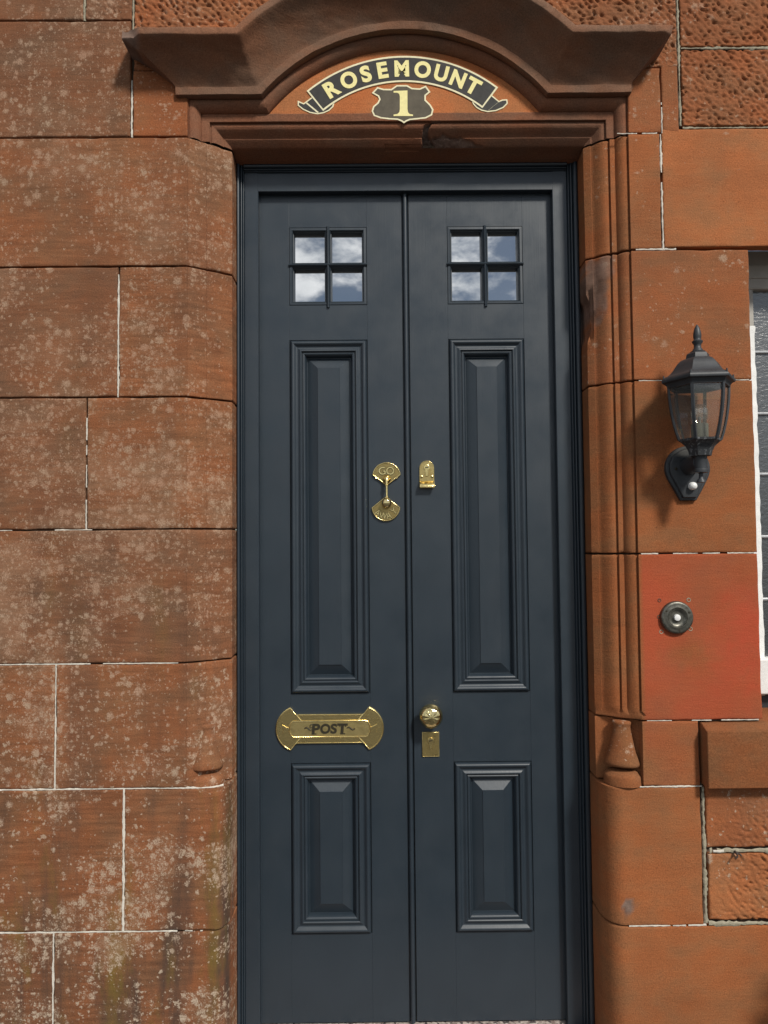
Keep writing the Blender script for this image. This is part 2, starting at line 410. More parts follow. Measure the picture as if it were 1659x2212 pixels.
def resample(pts, step):
    P = [np.array(pts[0], float)]
    for a, b in zip(pts, pts[1:]):
        a = np.array(a, float); b = np.array(b, float); k = max(1, int(math.ceil(np.linalg.norm(b-a)/step)))
        for i in range(1, k+1): P.append(a+(b-a)*i/k)
    return np.array(P)
def edged(a, b, step, e=(.0012, .003, .006)):
    L = b-a; k = max(2, int(round(L/step)))
    s = set(np.round(np.linspace(a, b, k+1), 6))
    for d in e:
        if d < L/3: s |= {round(a+d, 6), round(b-d, 6)}
    return np.array(sorted(s))
def pecks(U, Zz, seed, amp=.0035, pitch=.0130, ang=-.55, border=.0):
    rs = np.random.RandomState(seed); h = np.zeros_like(U)
    u0, u1, z0, z1 = U.min(), U.max(), Zz.min(), Zz.max()
    row = 0; z = z0
    while z < z1:
        x = u0+(row % 2)*pitch*.9
        while x < u1:
            cx = x+rs.uniform(-.35, .35)*pitch; cz = z+rs.uniform(-.3, .3)*pitch*.7
            a = ang+rs.uniform(-.55, .55); L = pitch*rs.uniform(.36, .62); W = pitch*rs.uniform(.15, .24); A = amp*rs.uniform(.15, 1.5)
            mk = (np.abs(U-cx) < L*2) & (np.abs(Zz-cz) < L*2)
            if mk.any():
                du = U[mk]-cx; dz = Zz[mk]-cz
                p = du*math.cos(a)+dz*math.sin(a); q = -du*math.sin(a)+dz*math.cos(a)
                h[mk] -= A*np.exp(-(p/L)**2-(q/W)**2)
            x += pitch*1.35
        z += pitch*.75; row += 1
    return h
SEED = [100]
def stone(prof, z0, z1, color, lichen=.5, relief='tooled', r=.0035, gap=.0016, name='stone', parent=None, prof2=None, blend=None, wear=None, paint=None, step=.011, zlow=None, amp=.0035, dents=None, peckfade=None):
    SEED[0] += 1; sd = SEED[0]
    if relief == 'pecked': step = .0029
    P = resample(prof, step)
    # clear the joints at both ends
    def trim(P, g):
        return P
    seg = np.linalg.norm(np.diff(P, axis=0), axis=1); u = np.r_[0, np.cumsum(seg)]
    L = u[-1]
    # add refined columns at the ends
    eu = [.0012, .003, .006]
    uu = np.array(sorted(set(np.round(u, 6)) | {round(e, 6) for e in eu} | {round(L-e, 6) for e in eu}))
    PX = np.interp(uu, u, P[:, 0]); PY = np.interp(uu, u, P[:, 1])
    if prof2 is not None:
        P2 = resample(prof2, step); s2 = np.r_[0, np.cumsum(np.linalg.norm(np.diff(P2, axis=0), axis=1))]
        # match by fraction along x where possible
        QX = np.interp(uu/L, s2/s2[-1], P2[:, 0]); QY = np.interp(uu/L, s2/s2[-1], P2[:, 1])
    zz = edged(z0+gap, z1-gap, step)
    U, Zz = np.meshgrid(uu, zz, indexing='ij')
    BX = np.repeat(PX[:, None], len(zz), 1); BY = np.repeat(PY[:, None], len(zz), 1)
    if prof2 is not None:
        b = blend(Zz); BX = BX*(1-b)+np.repeat(QX[:, None], len(zz), 1)*b; BY = BY*(1-b)+np.repeat(QY[:, None], len(zz), 1)*b
    if zlow is not None:
        lo = zlow(PX)+gap; tt = (Zz-Zz[:, :1])/(Zz[:, -1:]-Zz[:, :1]); Zz = lo[:, None]+tt*(z1-gap-lo[:, None])
    # normals from the profile
    tx = np.gradient(PX); ty = np.gradient(PY); ln = np.hypot(tx, ty)+1e-12
    nx = (ty/ln)[:, None]; ny = (-tx/ln)[:, None]
    du = np.minimum(U, L-U); dz = np.minimum(Zz-Zz[:, :1], Zz[:, -1:]-Zz)
    rr = r*(.5+2.6*fbm(U*26+sd, Zz*26, 3, sd)**2.5)
    d = np.minimum(du, dz); e = np.where(d < rr, rr-np.sqrt(np.maximum(rr**2-(rr-d)**2, 0)), 0)
    h = .0022*(fbm(U*4+sd*3.1, Zz*4, 3, sd)-.5)
    if relief == 'tooled': h = h+.0010*(fbm(U*9, Zz*45, 3, sd+5)-.5)
    if relief == 'pecked':
        fade = 1.0 if peckfade is None else peckfade(U/L, Zz)
        h = h+pecks(U, Zz, sd, amp)*fade+.0035*(fbm(U*13, Zz*13, 3, sd+9)-.5)
    if dents is not None: h = h-dents(BX, Zz)
    # ragged outline
    Zw = Zz+.0022*(fbm(U*24+sd, Zz*3, 3, sd+2)-.5)*np.exp(-dz/.006)
    BX = BX+.0022*(fbm(Zz*24+sd, U*3, 3, sd+3)-.5)*np.exp(-du/.006)*(abs(nx) < .3)
    Pn = np.stack([BX+nx*(h-e), BY+ny*(h-e), Zw], -1)
    # skirt going back into the wall
    n0, m0 = Pn.shape[:2]
    F = np.empty((n0+2, m0+2, 3)); F[1:-1, 1:-1] = Pn
    F[0, 1:-1] = Pn[0]; F[-1, 1:-1] = Pn[-1]; F[:, 0] = F[:, 1]; F[:, -1] = F[:, -2]
    nxx = np.pad(np.repeat(nx, m0, 1), 1, mode='edge'); nyy = np.pad(np.repeat(ny, m0, 1), 1, mode='edge')
    bd = np.zeros((n0+2, m0+2)); bd[0] = bd[-1] = 1; bd[:, 0] = bd[:, -1] = 1
    F[..., 0] -= nxx*bd*.025; F[..., 1] -= nyy*bd*.025
    at = {}
    if wear is not None: at['wear'] = wear(F[..., 0], F[..., 2])
    if paint is not None: at['paint'] = paint(F[..., 0], F[..., 2])
    return grid(name, F, STONE, parent or wall, at, color=(*color, lichen), sharp=None if len(prof) < 3 else 30)

G = .0022   # half width of an upright joint
def left_prof(x0, f=.28, cut=None):
    p = [(x0, 0)]+[(XL+d*(AL-XL)/CW, y) for d, y in mouldpts(f)]+[(AL-.001, .17)]
    return p
def right_prof(x1, f=1.0):
    return [(AR+.001, .17)]+[(XR-d*(XR-AR)/CW, y) for d, y in reversed(mouldpts(f))]+[(x1, 0)]
def bull(side, x, rx=.046, ry=.062):
    a = np.linspace(0, math.pi/2, 12)
    if side < 0:
        c = [(AL-rx+rx*math.sin(t), ry-ry*math.cos(t)) for t in a]
        return [(x, 0)]+c+[(AL, .17)]
    c = [(AR+rx-rx*math.sin(t), ry-ry*math.cos(t)) for t in reversed(a)]
    return [(AR, .17)]+c+[(x, 0)]

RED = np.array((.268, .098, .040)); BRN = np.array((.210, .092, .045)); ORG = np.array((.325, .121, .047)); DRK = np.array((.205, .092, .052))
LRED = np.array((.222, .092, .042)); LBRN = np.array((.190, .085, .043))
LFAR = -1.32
ZL = [2.6135, 2.3145, 1.9885, 1.6635, 1.3395, 1.0160, .7185, .3840, .050]
flat = lambda a, b: [(a, 0), (b, 0)]
# --- left side courses
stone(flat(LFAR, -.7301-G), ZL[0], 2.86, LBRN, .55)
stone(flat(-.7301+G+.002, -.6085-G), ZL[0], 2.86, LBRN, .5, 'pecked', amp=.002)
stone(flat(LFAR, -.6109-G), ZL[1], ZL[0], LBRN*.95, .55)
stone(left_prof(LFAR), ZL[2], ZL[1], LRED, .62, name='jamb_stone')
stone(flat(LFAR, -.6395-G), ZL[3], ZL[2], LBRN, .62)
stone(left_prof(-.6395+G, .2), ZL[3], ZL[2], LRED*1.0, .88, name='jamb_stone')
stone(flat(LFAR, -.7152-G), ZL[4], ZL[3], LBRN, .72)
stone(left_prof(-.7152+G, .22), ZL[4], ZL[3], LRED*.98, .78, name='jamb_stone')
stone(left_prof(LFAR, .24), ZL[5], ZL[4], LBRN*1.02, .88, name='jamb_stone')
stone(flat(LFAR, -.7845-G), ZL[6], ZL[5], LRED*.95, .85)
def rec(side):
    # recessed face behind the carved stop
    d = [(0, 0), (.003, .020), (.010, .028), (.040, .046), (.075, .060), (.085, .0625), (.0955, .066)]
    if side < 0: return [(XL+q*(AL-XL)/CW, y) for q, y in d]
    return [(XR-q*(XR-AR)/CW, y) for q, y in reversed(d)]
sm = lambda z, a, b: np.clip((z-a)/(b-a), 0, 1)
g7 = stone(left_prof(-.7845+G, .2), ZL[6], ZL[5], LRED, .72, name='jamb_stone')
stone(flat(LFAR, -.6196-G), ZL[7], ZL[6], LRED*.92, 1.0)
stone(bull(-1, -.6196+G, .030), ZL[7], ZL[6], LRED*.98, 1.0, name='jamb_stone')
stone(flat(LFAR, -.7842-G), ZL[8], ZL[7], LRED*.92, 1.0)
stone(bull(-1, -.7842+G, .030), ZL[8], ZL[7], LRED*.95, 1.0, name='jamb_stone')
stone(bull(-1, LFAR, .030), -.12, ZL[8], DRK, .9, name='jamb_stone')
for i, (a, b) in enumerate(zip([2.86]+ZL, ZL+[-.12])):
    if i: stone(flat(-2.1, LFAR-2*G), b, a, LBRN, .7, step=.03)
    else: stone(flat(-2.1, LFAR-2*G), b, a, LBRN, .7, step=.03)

# --- right side
def chip(x0, z0, rx, rz, s=0, k=1.6):
    return lambda X, Z: np.clip((1-np.hypot((X-x0)/rx, (Z-z0)/rz)+.9*(fbm(X*70, Z*70, 3, s)-.5))*k*2, 0, 1)
R0, R1, R2, R3, R4, R5, R6 = 2.3165, 2.0215, 1.6945, 1.2690, .8665, .7100, .3830
WX = .9190
stone(right_prof(.7070-G), R1, R0, ORG*.88, .12, name='jamb_stone')
stone(flat(.7070+G*1.6, 2.0), 2.0255, 2.3285, ORG*1.06, .01)
wr1 = lambda X, Z: np.clip(chip(.548, 1.93, .030, .09, 3)(X, Z)+.8*chip(.575, 1.99, .022, .045, 5)(X, Z), 0, 1)*.75
stone(right_prof(WX, 1.0), R2, R1, RED*1.0, .10, name='jamb_stone', wear=wr1,
      dents=lambda X, Z: .010*chip(.536, 1.87, .012, .07, 8)(X, Z))
stone(right_prof(WX, 1.0), R3, R2, ORG*.80, 0, name='jamb_stone')
led = lambda Z: np.clip((.8855-Z)/.003, 0, 1)
def redp(X, Z):
    m_ = .36+.55*(fbm(X*9, Z*9, 4, 51)-.35)+.35*chip(.905, 1.06, .13, .15, 21, .5)(X, Z)+.22*chip(.83, .99, .12, .09, 22, .5)(X, Z)-.35*chip(.735, 1.03, .07, .05, 23, .5)(X, Z)
    return np.clip(m_, 0, .95)*(X > .632)
p4 = right_prof(WX, 1.0); p4b = right_prof(WX, 0.0)
stone(p4, R4, R3, ORG*.78, 0, 'smooth', name='jamb_stone', prof2=p4b, blend=led, paint=redp)
p5 = [(AR, .17)]+rec(1)+[(.7660-G, 0)]
s5 = stone(p5, R5, R4, ORG*.88, 0, 'smooth', name='jamb_stone', paint=lambda X, Z: np.clip(.5*(fbm(X*8, Z*8, 3, 61)-.25), 0, 1)*(X > .632))
stone(bull(1, .7655-G), R6, R5, ORG*.86, 0, 'smooth', name='jamb_stone', wear=chip(.584, .428, .017, .026, 31, 2.5), dents=lambda X, Z: .002*chip(.584, .428, .017, .026, 31, 2.5)(X, Z))
stone(bull(1, 1.35), .050, R6, ORG*.88, 0, 'smooth', name='jamb_stone')
stone(bull(1, 1.35), -.12, .050, ORG*.85, .1, 'smooth', name='jamb_stone')
# pecked stones
ef = lambda U, Z: np.clip(np.minimum(U, 1-U)*9, .15, 1)
stone(flat(.7625+G, 1.25), 2.5365, 2.86, RED*.95, .12, 'pecked', amp=.006)
stone(flat(.7625+G, 1.25), 2.3325, 2.5325, RED*.95, .12, 'pecked', amp=.0055)
stone(flat(1.254, 2.0), 2.3325, 2.86, RED*.95, .12, step=.03)
stone(flat(.7730+G, 1.35), .5605, .716, RED*1.02, .25, 'pecked', amp=.0035, r=.006, gap=.003, peckfade=lambda u, z: np.clip(u*5, .2, 1)*np.clip((.70-z)*12, .1, 1))
stone(flat(.7750+G, 1.35), .3900, .5530, ORG*1.03, .25, 'pecked', amp=.0050, r=.006, gap=.003, peckfade=lambda u, z: np.clip(u*6-.05, .15, 1))
stone(flat(1.354, 2.0), -.12, .86, RED, .15, step=.03)
stone(flat(1.76, 2.0), .865, 2.0215, RED, .15, step=.03)

# --- hood, mouldings and lintel
ZB, RA, CX, CZ = 2.4335, .485, .0705, 2.113
def arch(o, xl, xr, nh=40, na=90):
    z = ZB+o; R = RA+o; s = math.sqrt(R*R-(z-CZ)**2); a0 = math.atan2(z-CZ, -s); a1 = math.atan2(z-CZ, s)
    pts = [(x, z) for x in np.linspace(xl, CX-s, nh)]
    pts += [(CX+R*math.cos(a), CZ+R*math.sin(a)) for a in np.linspace(a0, a1, na)[1:-1]]
    pts += [(x, z) for x in np.linspace(CX+s, xr, nh)]
    return np.array(pts)
def zl_hood(px):
    o = .05; R = RA+o; z = ZB+o
    d = np.abs(px-CX); a = CZ+np.sqrt(np.maximum(R*R-d*d, 0)); return np.where(d < R, np.maximum(z, a), z)
stone(flat(-.6065+G, .7575-G), ZB, 2.95, RED*.98, .42, 'pecked', zlow=zl_hood, amp=.0065)
stone(flat(-.6085+G, XL), ZL[1], ZB+.052, RED*.97, .22, name='lintel_stone')
stone(flat(XR, .7120-G*.6), R0, ZB+.052, RED*.97, .10, name='lintel_stone')
stone(flat(.7120+G*.6, .7575-G), R0, ZB+.10, RED*.95, .14, name='lintel_stone')

# hood profile (offset, depth, splay fraction)
HP = [(-.0195, .012, 0), (-.0195, -.0105, 0), (-.0185, -.0120, 0), (-.0015, -.0125, 0), (0, -.0120, 0), (0, -.0085, .0), (.004, -.0090, .02)]
for t in np.linspace(.06, 1, 16):
    HP.append((.004+.0785*(t+.08*math.sin(math.pi*t)), -.009-.076*(t-.06*math.sin(math.pi*t)), t))
HP += [(.0840, -.0860, 1), (.0855, -.0863, 1), (.0990, -.0855, 1), (.1010, -.0840, 1), (.118, -.045, 1), (.132, -.003, .9), (.134, .010, .9)]
rows = []; wrows = []
for o, y, t in HP:
    p = arch(o, -.497-.112*t, .634+.080*t)
    X, Z = p[:, 0], p[:, 1]; Y = np.full(len(X), y)
    Y = Y-.0060*(fbm(X*14+o*40, Z*14+y*40, 4, 3)-.5)-.0024*(fbm(X*60+o*90, Z*60+y*90, 3, 13)-.5); Z = Z+.0030*(fbm(X*30, Z*30+y*60, 3, 23)-.5)*(o > .06)
    # broken left corner
    dd = np.clip(1-np.hypot((X+.614)/.055, (Z-2.528)/.050), 0, 1)*(t > .35)
    bk = np.clip(dd*1.7+.4*(fbm(X*60, Z*60+y*50, 3, 77)-.5)*(dd > 0), 0, 1)
    Y = Y+bk*(.010+.012*vn(X*90, Z*90+y*40, 6)); Z = Z+bk*.006*(vn(X*80, Z*80, 5)-.4)
    dr = np.clip(1-np.hypot((X-.722)/.030, (Z-2.512)/.03), 0, 1)*(t > .5); Y = Y+dr*.014; X = X-dr*.006
    rows.append(np.stack([X, Y, Z], -1)); wrows.append(np.clip(np.clip(bk*1.6, 0, 1)*.85+dr*.5, 0, 1))
H = np.stack(rows, 0); W = np.stack(wrows, 0)
# return both ends to the wall
e0 = H[:, :1].copy(); e0[..., 1] = .012; e1 = H[:, -1:].copy(); e1[..., 1] = .012
H = np.concatenate([e0, H, e1], 1); W = np.concatenate([W[:, :1], W, W[:, -1:]], 1)
grid('hood_moulding', H, STONE, wall, {'wear': W}, flip=True, color=(.186, .096, .058, .0), sharp=40)

# arched inner moulding, swept up the jamb, along, over the arch and down
def usweep(name, prof, path, color, li, parent=None, warp=None, sharp=30):
    rows = []; ws = []
    for d, y in prof:
        p = path(d); X, Z = p[:, 0].copy(), p[:, 1].copy(); Y = np.full(len(X), y)
        Y = Y-.0022*(fbm(X*18, Z*18+d*30, 4, 9)-.5)-.0012*(fbm(X*70, Z*70+d*60, 3, 19)-.5)
        wv = np.zeros(len(X))
        if warp: X, Y, Z, wv = warp(X, Y, Z, d)
        rows.append(np.stack([X, Y, Z], -1)); ws.append(wv)
    return grid(name, np.stack(rows, 0), STONE, parent or wall, {'wear': np.stack(ws, 0)}, color=(*color, li), sharp=sharp)
M1 = [p for p in mouldpts(1.0) if p[0] <= .0276]+[(.0276, .034)]
M2 = [(.0270, .0262)]+[(d, y) for d, y in [(.0285, .0255), (.034, .0257), (.0475, .0262)]]+\
     [(.0480, .0345), (.052, .0320), (.057, .0325), (.062, .0352), (.067, .0400), (.072, .0455), (.076, .0500), (.0785, .0520), (.0795, .0505), (.086, .0562), (.0925, .0625), (.0945, .0650), (.0957, .0685), (.0990, .085), (.1050, .110), (.1070, .125), (.1080, .17)]
_m = []
for (d0, y0), (d1, y1) in zip(M2, M2[1:]):
    k_ = max(1, int(math.hypot(d1-d0, y1-y0)/.0016))
    _m += [(d0+(d1-d0)*i/k_, y0+(y1-y0)*i/k_) for i in range(k_)]
M2 = _m+[M2[-1]]
JZ0, JZ1 = ZL[1]+.0016, R0+.0016
def path1(d):
    p = arch(-.0195-d, XL+d, XR-d, 26, 90)
    up = np.array([(XL+d, z) for z in np.linspace(JZ0, ZOUT-d, 10)])[:-1]; dn = np.array([(XR-d, z) for z in np.linspace(ZOUT-d, JZ1, 10)])[1:]
    return np.concatenate([up, p, dn])
def path2(d):
    kl, kr = (AL-XL)/CW, (XR-AR)/CW; dv = min(d, .0955)
    a, b = XL+dv*kl, XR-dv*kr
    up = np.array([(a, z) for z in np.linspace(JZ0, ZOUT-d, 10)])[:-1]; dn = np.array([(b, z) for z in np.linspace(ZOUT-d, JZ1, 10)])[1:]
    return np.concatenate([up, np.array([(x, ZOUT-d) for x in np.linspace(a, b, 520)]), dn])
usweep('arch_moulding', M1, path1, DRK*1.0, .0)
def broken(X, Y, Z, d):
    n = .012*(fbm(X*70, Z*70, 4, 41)-.5)
    # depth of the missing flake, tapering out to a feather edge on the right
    top = np.interp(X, [.112, .120, .138, .152, .170, .195, .225, .262, .300], [2.316, 2.333, 2.331, 2.340, 2.343, 2.338, 2.334, 2.325, 2.312])+n
    low = np.clip((top-Z)/.0025, 0, 1)*np.clip((X-.110)/.004, 0, 1)*np.clip((.300-X)/.05, 0, 1)
    xc = np.interp(Z, [2.325, 2.338, 2.350, 2.360, 2.366], [.134, .125, .124, .130, .150])+n*.6
    wd = np.interp(Z, [2.325, 2.340, 2.352, 2.362, 2.366], [.016, .009, .008, .007, .012])
    hook = np.clip((wd-np.abs(X-xc))/.0025, 0, 1)*(Z < 2.3665)*(Z > 2.320)
    on = 1.0 if .040 < d < .0955 else 0.0
    ro = fbm(X*110, Z*150, 3, 5)-.5
    Yn = np.maximum(Y, Y+on*(low*(.0065+.010*ro)+hook*(.014+.010*ro)))
    lip = (X > .02) & (X < .112) & (d > .090) & (Y < .08); Z2 = np.where(lip, Z+.0035*vn(X*60, X*0, 4), Z)
    return X, np.where(Y < .075, Yn, Y), Z2, np.clip(on*np.maximum(low*.75, hook), 0, 1)
usweep('lintel_moulding', M2, path2, DRK*.97, .0, warp=broken, sharp=None)
# tympanum
txs = np.linspace(CX-.3425, CX+.3425, 120); Rt = RA-.0195-.0270
zt = CZ+np.sqrt(np.maximum((Rt+.003)**2-(txs-CX)**2, 0)); zt = np.maximum(zt, ZOUT-.0270+.0005)
tv = np.linspace(0, 1, 30)
TX = np.repeat(txs[:, None], 30, 1); TZ = (ZOUT-.0285)+(zt[:, None]-(ZOUT-.0285))*tv[None]
grid('tympanum', np.stack([TX, .0268-.0006*(fbm(TX*20, TZ*20, 3, 6)-.5), TZ], -1), STONE, wall, color=(.43, .150, .055, .0), sharp=None)

# --- carved stops at the foot of the mouldings
def weather(o, a=.0022, f=38, sd=5):
    co = np.array([v.co[:] for v in o.data.vertices]); nn = np.array([v.normal[:] for v in o.data.vertices])
    k = a*((fbm(co[:, 0]*f+3, co[:, 2]*f+co[:, 1]*f, 4, sd)-.5)*2)
    for v, d_, n_ in zip(o.data.vertices, k, nn): v.co += Vector(n_)*float(d_)
def stop(par, cx, cy, s, color, li, nm):
    pr = [(.004, .0), (.0195, -.001), (.0225, -.004), (.0222, -.009), (.0208, -.0120), (.0204, -.0150), (.0212, -.024), (.0250, -.042), (.0292, -.060), (.0336, -.077), (.0378, -.090), (.0408, -.098), (.0420, -.103), (.0412, -.107), (.036, -.1095), (.020, -.111)]
    R_ = Matrix.Rotation(-.5 if cx > 0 else .5, 4, 'Z')
    o_ = lathe(nm, [(r*s, h) for r, h in pr][::-1], STONE, par, 40, Matrix.Translation((cx, cy, .8630)) @ R_ @ Matrix.Diagonal((1, .72, 1, 1)), color=(*color, li), sharp=60); weather(o_)
    pb = [(.018, -.1195), (.034, -.1225), (.0425, -.131), (.0445, -.134), (.0450, -.1535)]
    o_ = lathe(nm, [(r*s, h) for r, h in pb][::-1], STONE, par, 40, Matrix.Translation((cx, cy, .8635)) @ R_ @ Matrix.Diagonal((1, .80, 1, 1)), color=(*color, li), sharp=60); weather(o_)
stop(s5, .587, .031, 1.0, ORG*.80, .12, 'carved_stop')
stop(g7, -.430, .0385, .98, LRED, .6, 'carved_stop')

# --- mortar
bedp = [(-2.2, .013), (XL-.012, .013), (AL-.016, .082), (AL-.012, .17)]
def bedding(name, pts, z0, z1):
    V = []; F = []
    for x, y in pts: V += [(x, y, z0), (x, y, z1)]
    for i in range(len(pts)-1): F.append((2*i, 2*i+2, 2*i+3, 2*i+1))
    return pyd(name, V, F, BED, wall, smooth=False)
bedding('mortar_bed', bedp, -.12, 2.40)
box('lintel_core', XL-.02, XR+.02, .074, .168, 2.3225, 2.62, BED, wall, bev=0)
bedding('mortar_bed', [(AR+.012, .17), (AR+.016, .082), (XR+.012, .013), (2.1, .013)], -.12, .72)
bedding('mortar_bed', [(AR+.012, .17), (AR+.016, .082), (XR+.012, .013), (WX-.004, .013), (WX-.002, .2)], .72, 2.018)
bedding('mortar_bed', [(AR+.012, .17), (AR+.016, .082), (XR+.012, .013), (2.1, .013)], 2.0295, 2.40)
bedding('mortar_bed', [(-2.2, .012), (XL-.004, .012)], 2.33, 3.0)
bedding('mortar_bed', [(XR+.004, .012), (2.1, .012)], 2.33, 3.0)
def mortar(pts, wd, y=.0030, m=None, broken_at=(), seed=1):
    """a ragged strip of pointing along a joint; pts in X,Y,Z on the wall surface"""
    P = [Vector(p) for p in pts]; out = []
    for a, b in zip(P, P[1:]):
        k = max(1, int((b-a).length/.006))
        for i in range(k): out.append(a.lerp(b, i/k))
    out.append(P[-1]); V = []; F = []
    rs = random.Random(seed)
    for i, p in enumerate(out):
        t = (out[min(i+1, len(out)-1)]-out[max(i-1, 0)]).normalized()
        side = Vector((-t.z, 0, t.x)) if abs(t.y) < .95 else Vector((0, 0, 1))
        if side.length < .2: side = Vector((0, 0, 1))
        side.normalize()
        q_ = .55+.9*float(vn(np.array(i*.13+seed), np.array(0.), seed)); wa = wd*q_*(.46+rs.uniform(-.2, .2)); wb = wd*q_*(.46+rs.uniform(-.2, .2)); yy = y+rs.uniform(-.0007, .0007)
        V += [p+side*wa+Vector((0, yy+.002, 0)), p+side*wa*.5+Vector((0, yy, 0)), p-side*wb*.5+Vector((0, yy, 0)), p-side*wb+Vector((0, yy+.002, 0))]
    for i in range(len(out)-1):
        if any(abs(i/len(out)-c) < h for c, h in broken_at): continue
        for j in range(3): F.append((4*i+j, 4*i+j+1, 4*i+4+j+1, 4*i+4+j))
    return pyd('mortar_joint', V, F, m or MORTAR, wall)
vj = lambda x, a, b, **k: mortar([(x, 0, a), (x, 0, b)], **k)
hj = lambda z, a, b, **k: mortar([(a, 0, z), (b, 0, z)], **k)
vj(-.7291, ZL[0], 2.86, wd=.0075, m=GREYMORTAR, y=.001); vj(-.6072, 2.55, 2.86, wd=.0055, m=GREYMORTAR, y=.001)
vj(-.6095, ZL[1], 2.46, wd=.0052, broken_at=((.62, .02),), y=.001)
vj(-.6395, ZL[3], ZL[2]-.02, wd=.0046, y=.001, seed=3); vj(-.7152, ZL[4], ZL[3]-.05, wd=.0038, y=.0018, broken_at=((.3, .05), (.6, .04), (.75, .03)))
vj(-.7845, ZL[6], ZL[5], wd=.0048, y=.001, seed=4); vj(-.6196, ZL[7], ZL[6], wd=.0060, y=.0006, seed=5); vj(-.7842, ZL[8], ZL[7], wd=.0060, y=.0006, seed=6)
hj(ZL[5], -1.3, -.49, wd=.0036, y=.0014, broken_at=((.2, .03), (.75, .02)), seed=7)
mortar([(-1.3, 0, ZL[6]), (-.43, 0, ZL[6]), (-.405, .004, ZL[6]), (-.385, .02, ZL[6])], .0046, y=.0010, seed=8)
mortar([(-1.3, 0, ZL[7]), (-.43, 0, ZL[7])], .0048, y=.0010, broken_at=((.93, .012), (.97, .01)), seed=9)
hj(ZL[4], -1.3, -.70, wd=.0030, y=.002, broken_at=((.1, .05), (.4, .12), (.75, .08)), seed=10)
vj(.7080, R1, R0-.003, wd=.0068, y=.0004, broken_at=((.60, .035),), seed=11)
vj(.7125, R0, 2.395, wd=.0040, y=.0008, seed=12, broken_at=((.8, .03), (.4, .02)))
vj(.7595, 2.335, 2.86, wd=.0072, m=GREYMORTAR, y=.0008, seed=13); hj(2.5345, .765, 1.25, wd=.0075, m=GREYMORTAR, y=.001, seed=14); hj(2.3305, .765, 1.6, wd=.005, m=GREYMORTAR, y=.002, seed=15)
hj(R1+.001, .64, .74, wd=.0050, y=.001, seed=16); hj(R0+.0005, .60, .70, wd=.0034, y=.0018, seed=30, broken_at=((.5, .06),))
hj(R2, .640, .912, wd=.0032, y=.0018, broken_at=((.3, .05), (.55, .07), (.8, .03)), seed=17)
hj(R3, .635, .912, wd=.0036, y=.0016, broken_at=((.2, .06), (.5, .03), (.7, .04)), seed=18)
hj(R4, .64, .91, wd=.0032, y=.0016, broken_at=((.3, .09), (.6, .05)), seed=19)
mortar([(.5745, .004, R5), (.60, 0, R5), (.768, 0, R5)], .0056, y=-.0002, seed=20)
hj(R6, .585, .77, wd=.0056, y=.0004, seed=21, broken_at=((.52, .012), (.7, .014))); hj(.3865, .775, 1.35, wd=.0090, m=GREYMORTAR, y=-.001, seed=22)
vj(.7705, .388, .708, wd=.0095, m=GREYMORTAR, y=.0012, seed=23); hj(.5568, .782, 1.35, wd=.0100, m=GREYMORTAR, y=-.0006, seed=24, broken_at=((.02, .01),))
mortar([(.790, -.001, .557), (.806, -.002, .5575), (.815, -.002, .558)], .010, y=-.0015, seed=25)

# --- old iron hook in the joint below the sill
IRON = simple('rusty_iron', (.045, .032, .026), .8, nscale=200, namt=.4)
tube('iron_hook', [(.842, .004, .556), (.842, -.012, .555), (.839, -.020, .552), (.835, -.020, .547)], [.0030, .0030, .0026, .0016], IRON, wall, 8)
tube('iron_hook', [(.842, -.004, .556), (.850, -.012, .553), (.852, -.014, .550)], [.0024, .0020, .0012], IRON, wall, 8)
# --- window sill
def prism_x(name, yz, x0, x1, m, parent, bev=.003, **k):
    bm = bmesh.new(); f = bm.faces.new([bm.verts.new((x0, y, z)) for y, z in yz])
    r = bmesh.ops.extrude_face_region(bm, geom=[f]); 
    for v in [e for e in r['geom'] if isinstance(e, bmesh.types.BMVert)]: v.co.x = x1
    if bev: bmesh.ops.bevel(bm, geom=bm.edges[:], offset=bev, segments=3, affect='EDGES', profile=.5)
    return bmo(name, bm, m, parent, **k)
prism_x('window_sill', [(-.032, .7130), (-.032, .846), (-.0315, .848), (0, .8605), (.16, .872), (.16, .7130)], .7695, 1.85, STONE, wall, .0035, color=(*(ORG*.78), .0), sharp=30)
box('window_jamb', WX-.10, WX-.0012, .030, .20, .865, 2.019, STONE, wall, bev=.002, color=(*DRK, .0))

# ------------------------------------------------------------------ painted name sign
sg = empty('painted_sign', (.0712, .026, 2.36)); tag(sg, 'painted black scroll reading ROSEMOUNT over a numbered shield on the lintel', 'sign')
SX, SZ = 3.511e-4, 3.60e-4
def sp(x, y): return (.0712+(x-830)*SX-(y-300)*3.7e-6, 2.4473-(y-300)*SZ-(x-830)*2.1e-6)
SC = (832, 1170)
def arcpts(r, a0, a1, n=40): return [(SC[0]+r*math.sin(a), SC[1]-r*math.cos(a)) for a in np.linspace(a0, a1, n)]
A0, A1 = math.radians(-38.8), math.radians(36.7)
def band(ro, ri, g):  # g extra degrees
    return [sp(*p) for p in arcpts(ro, A0-g, A1+g)]+[sp(*p) for p in reversed(arcpts(ri, A0-g, A1+g))]
YS = .0252
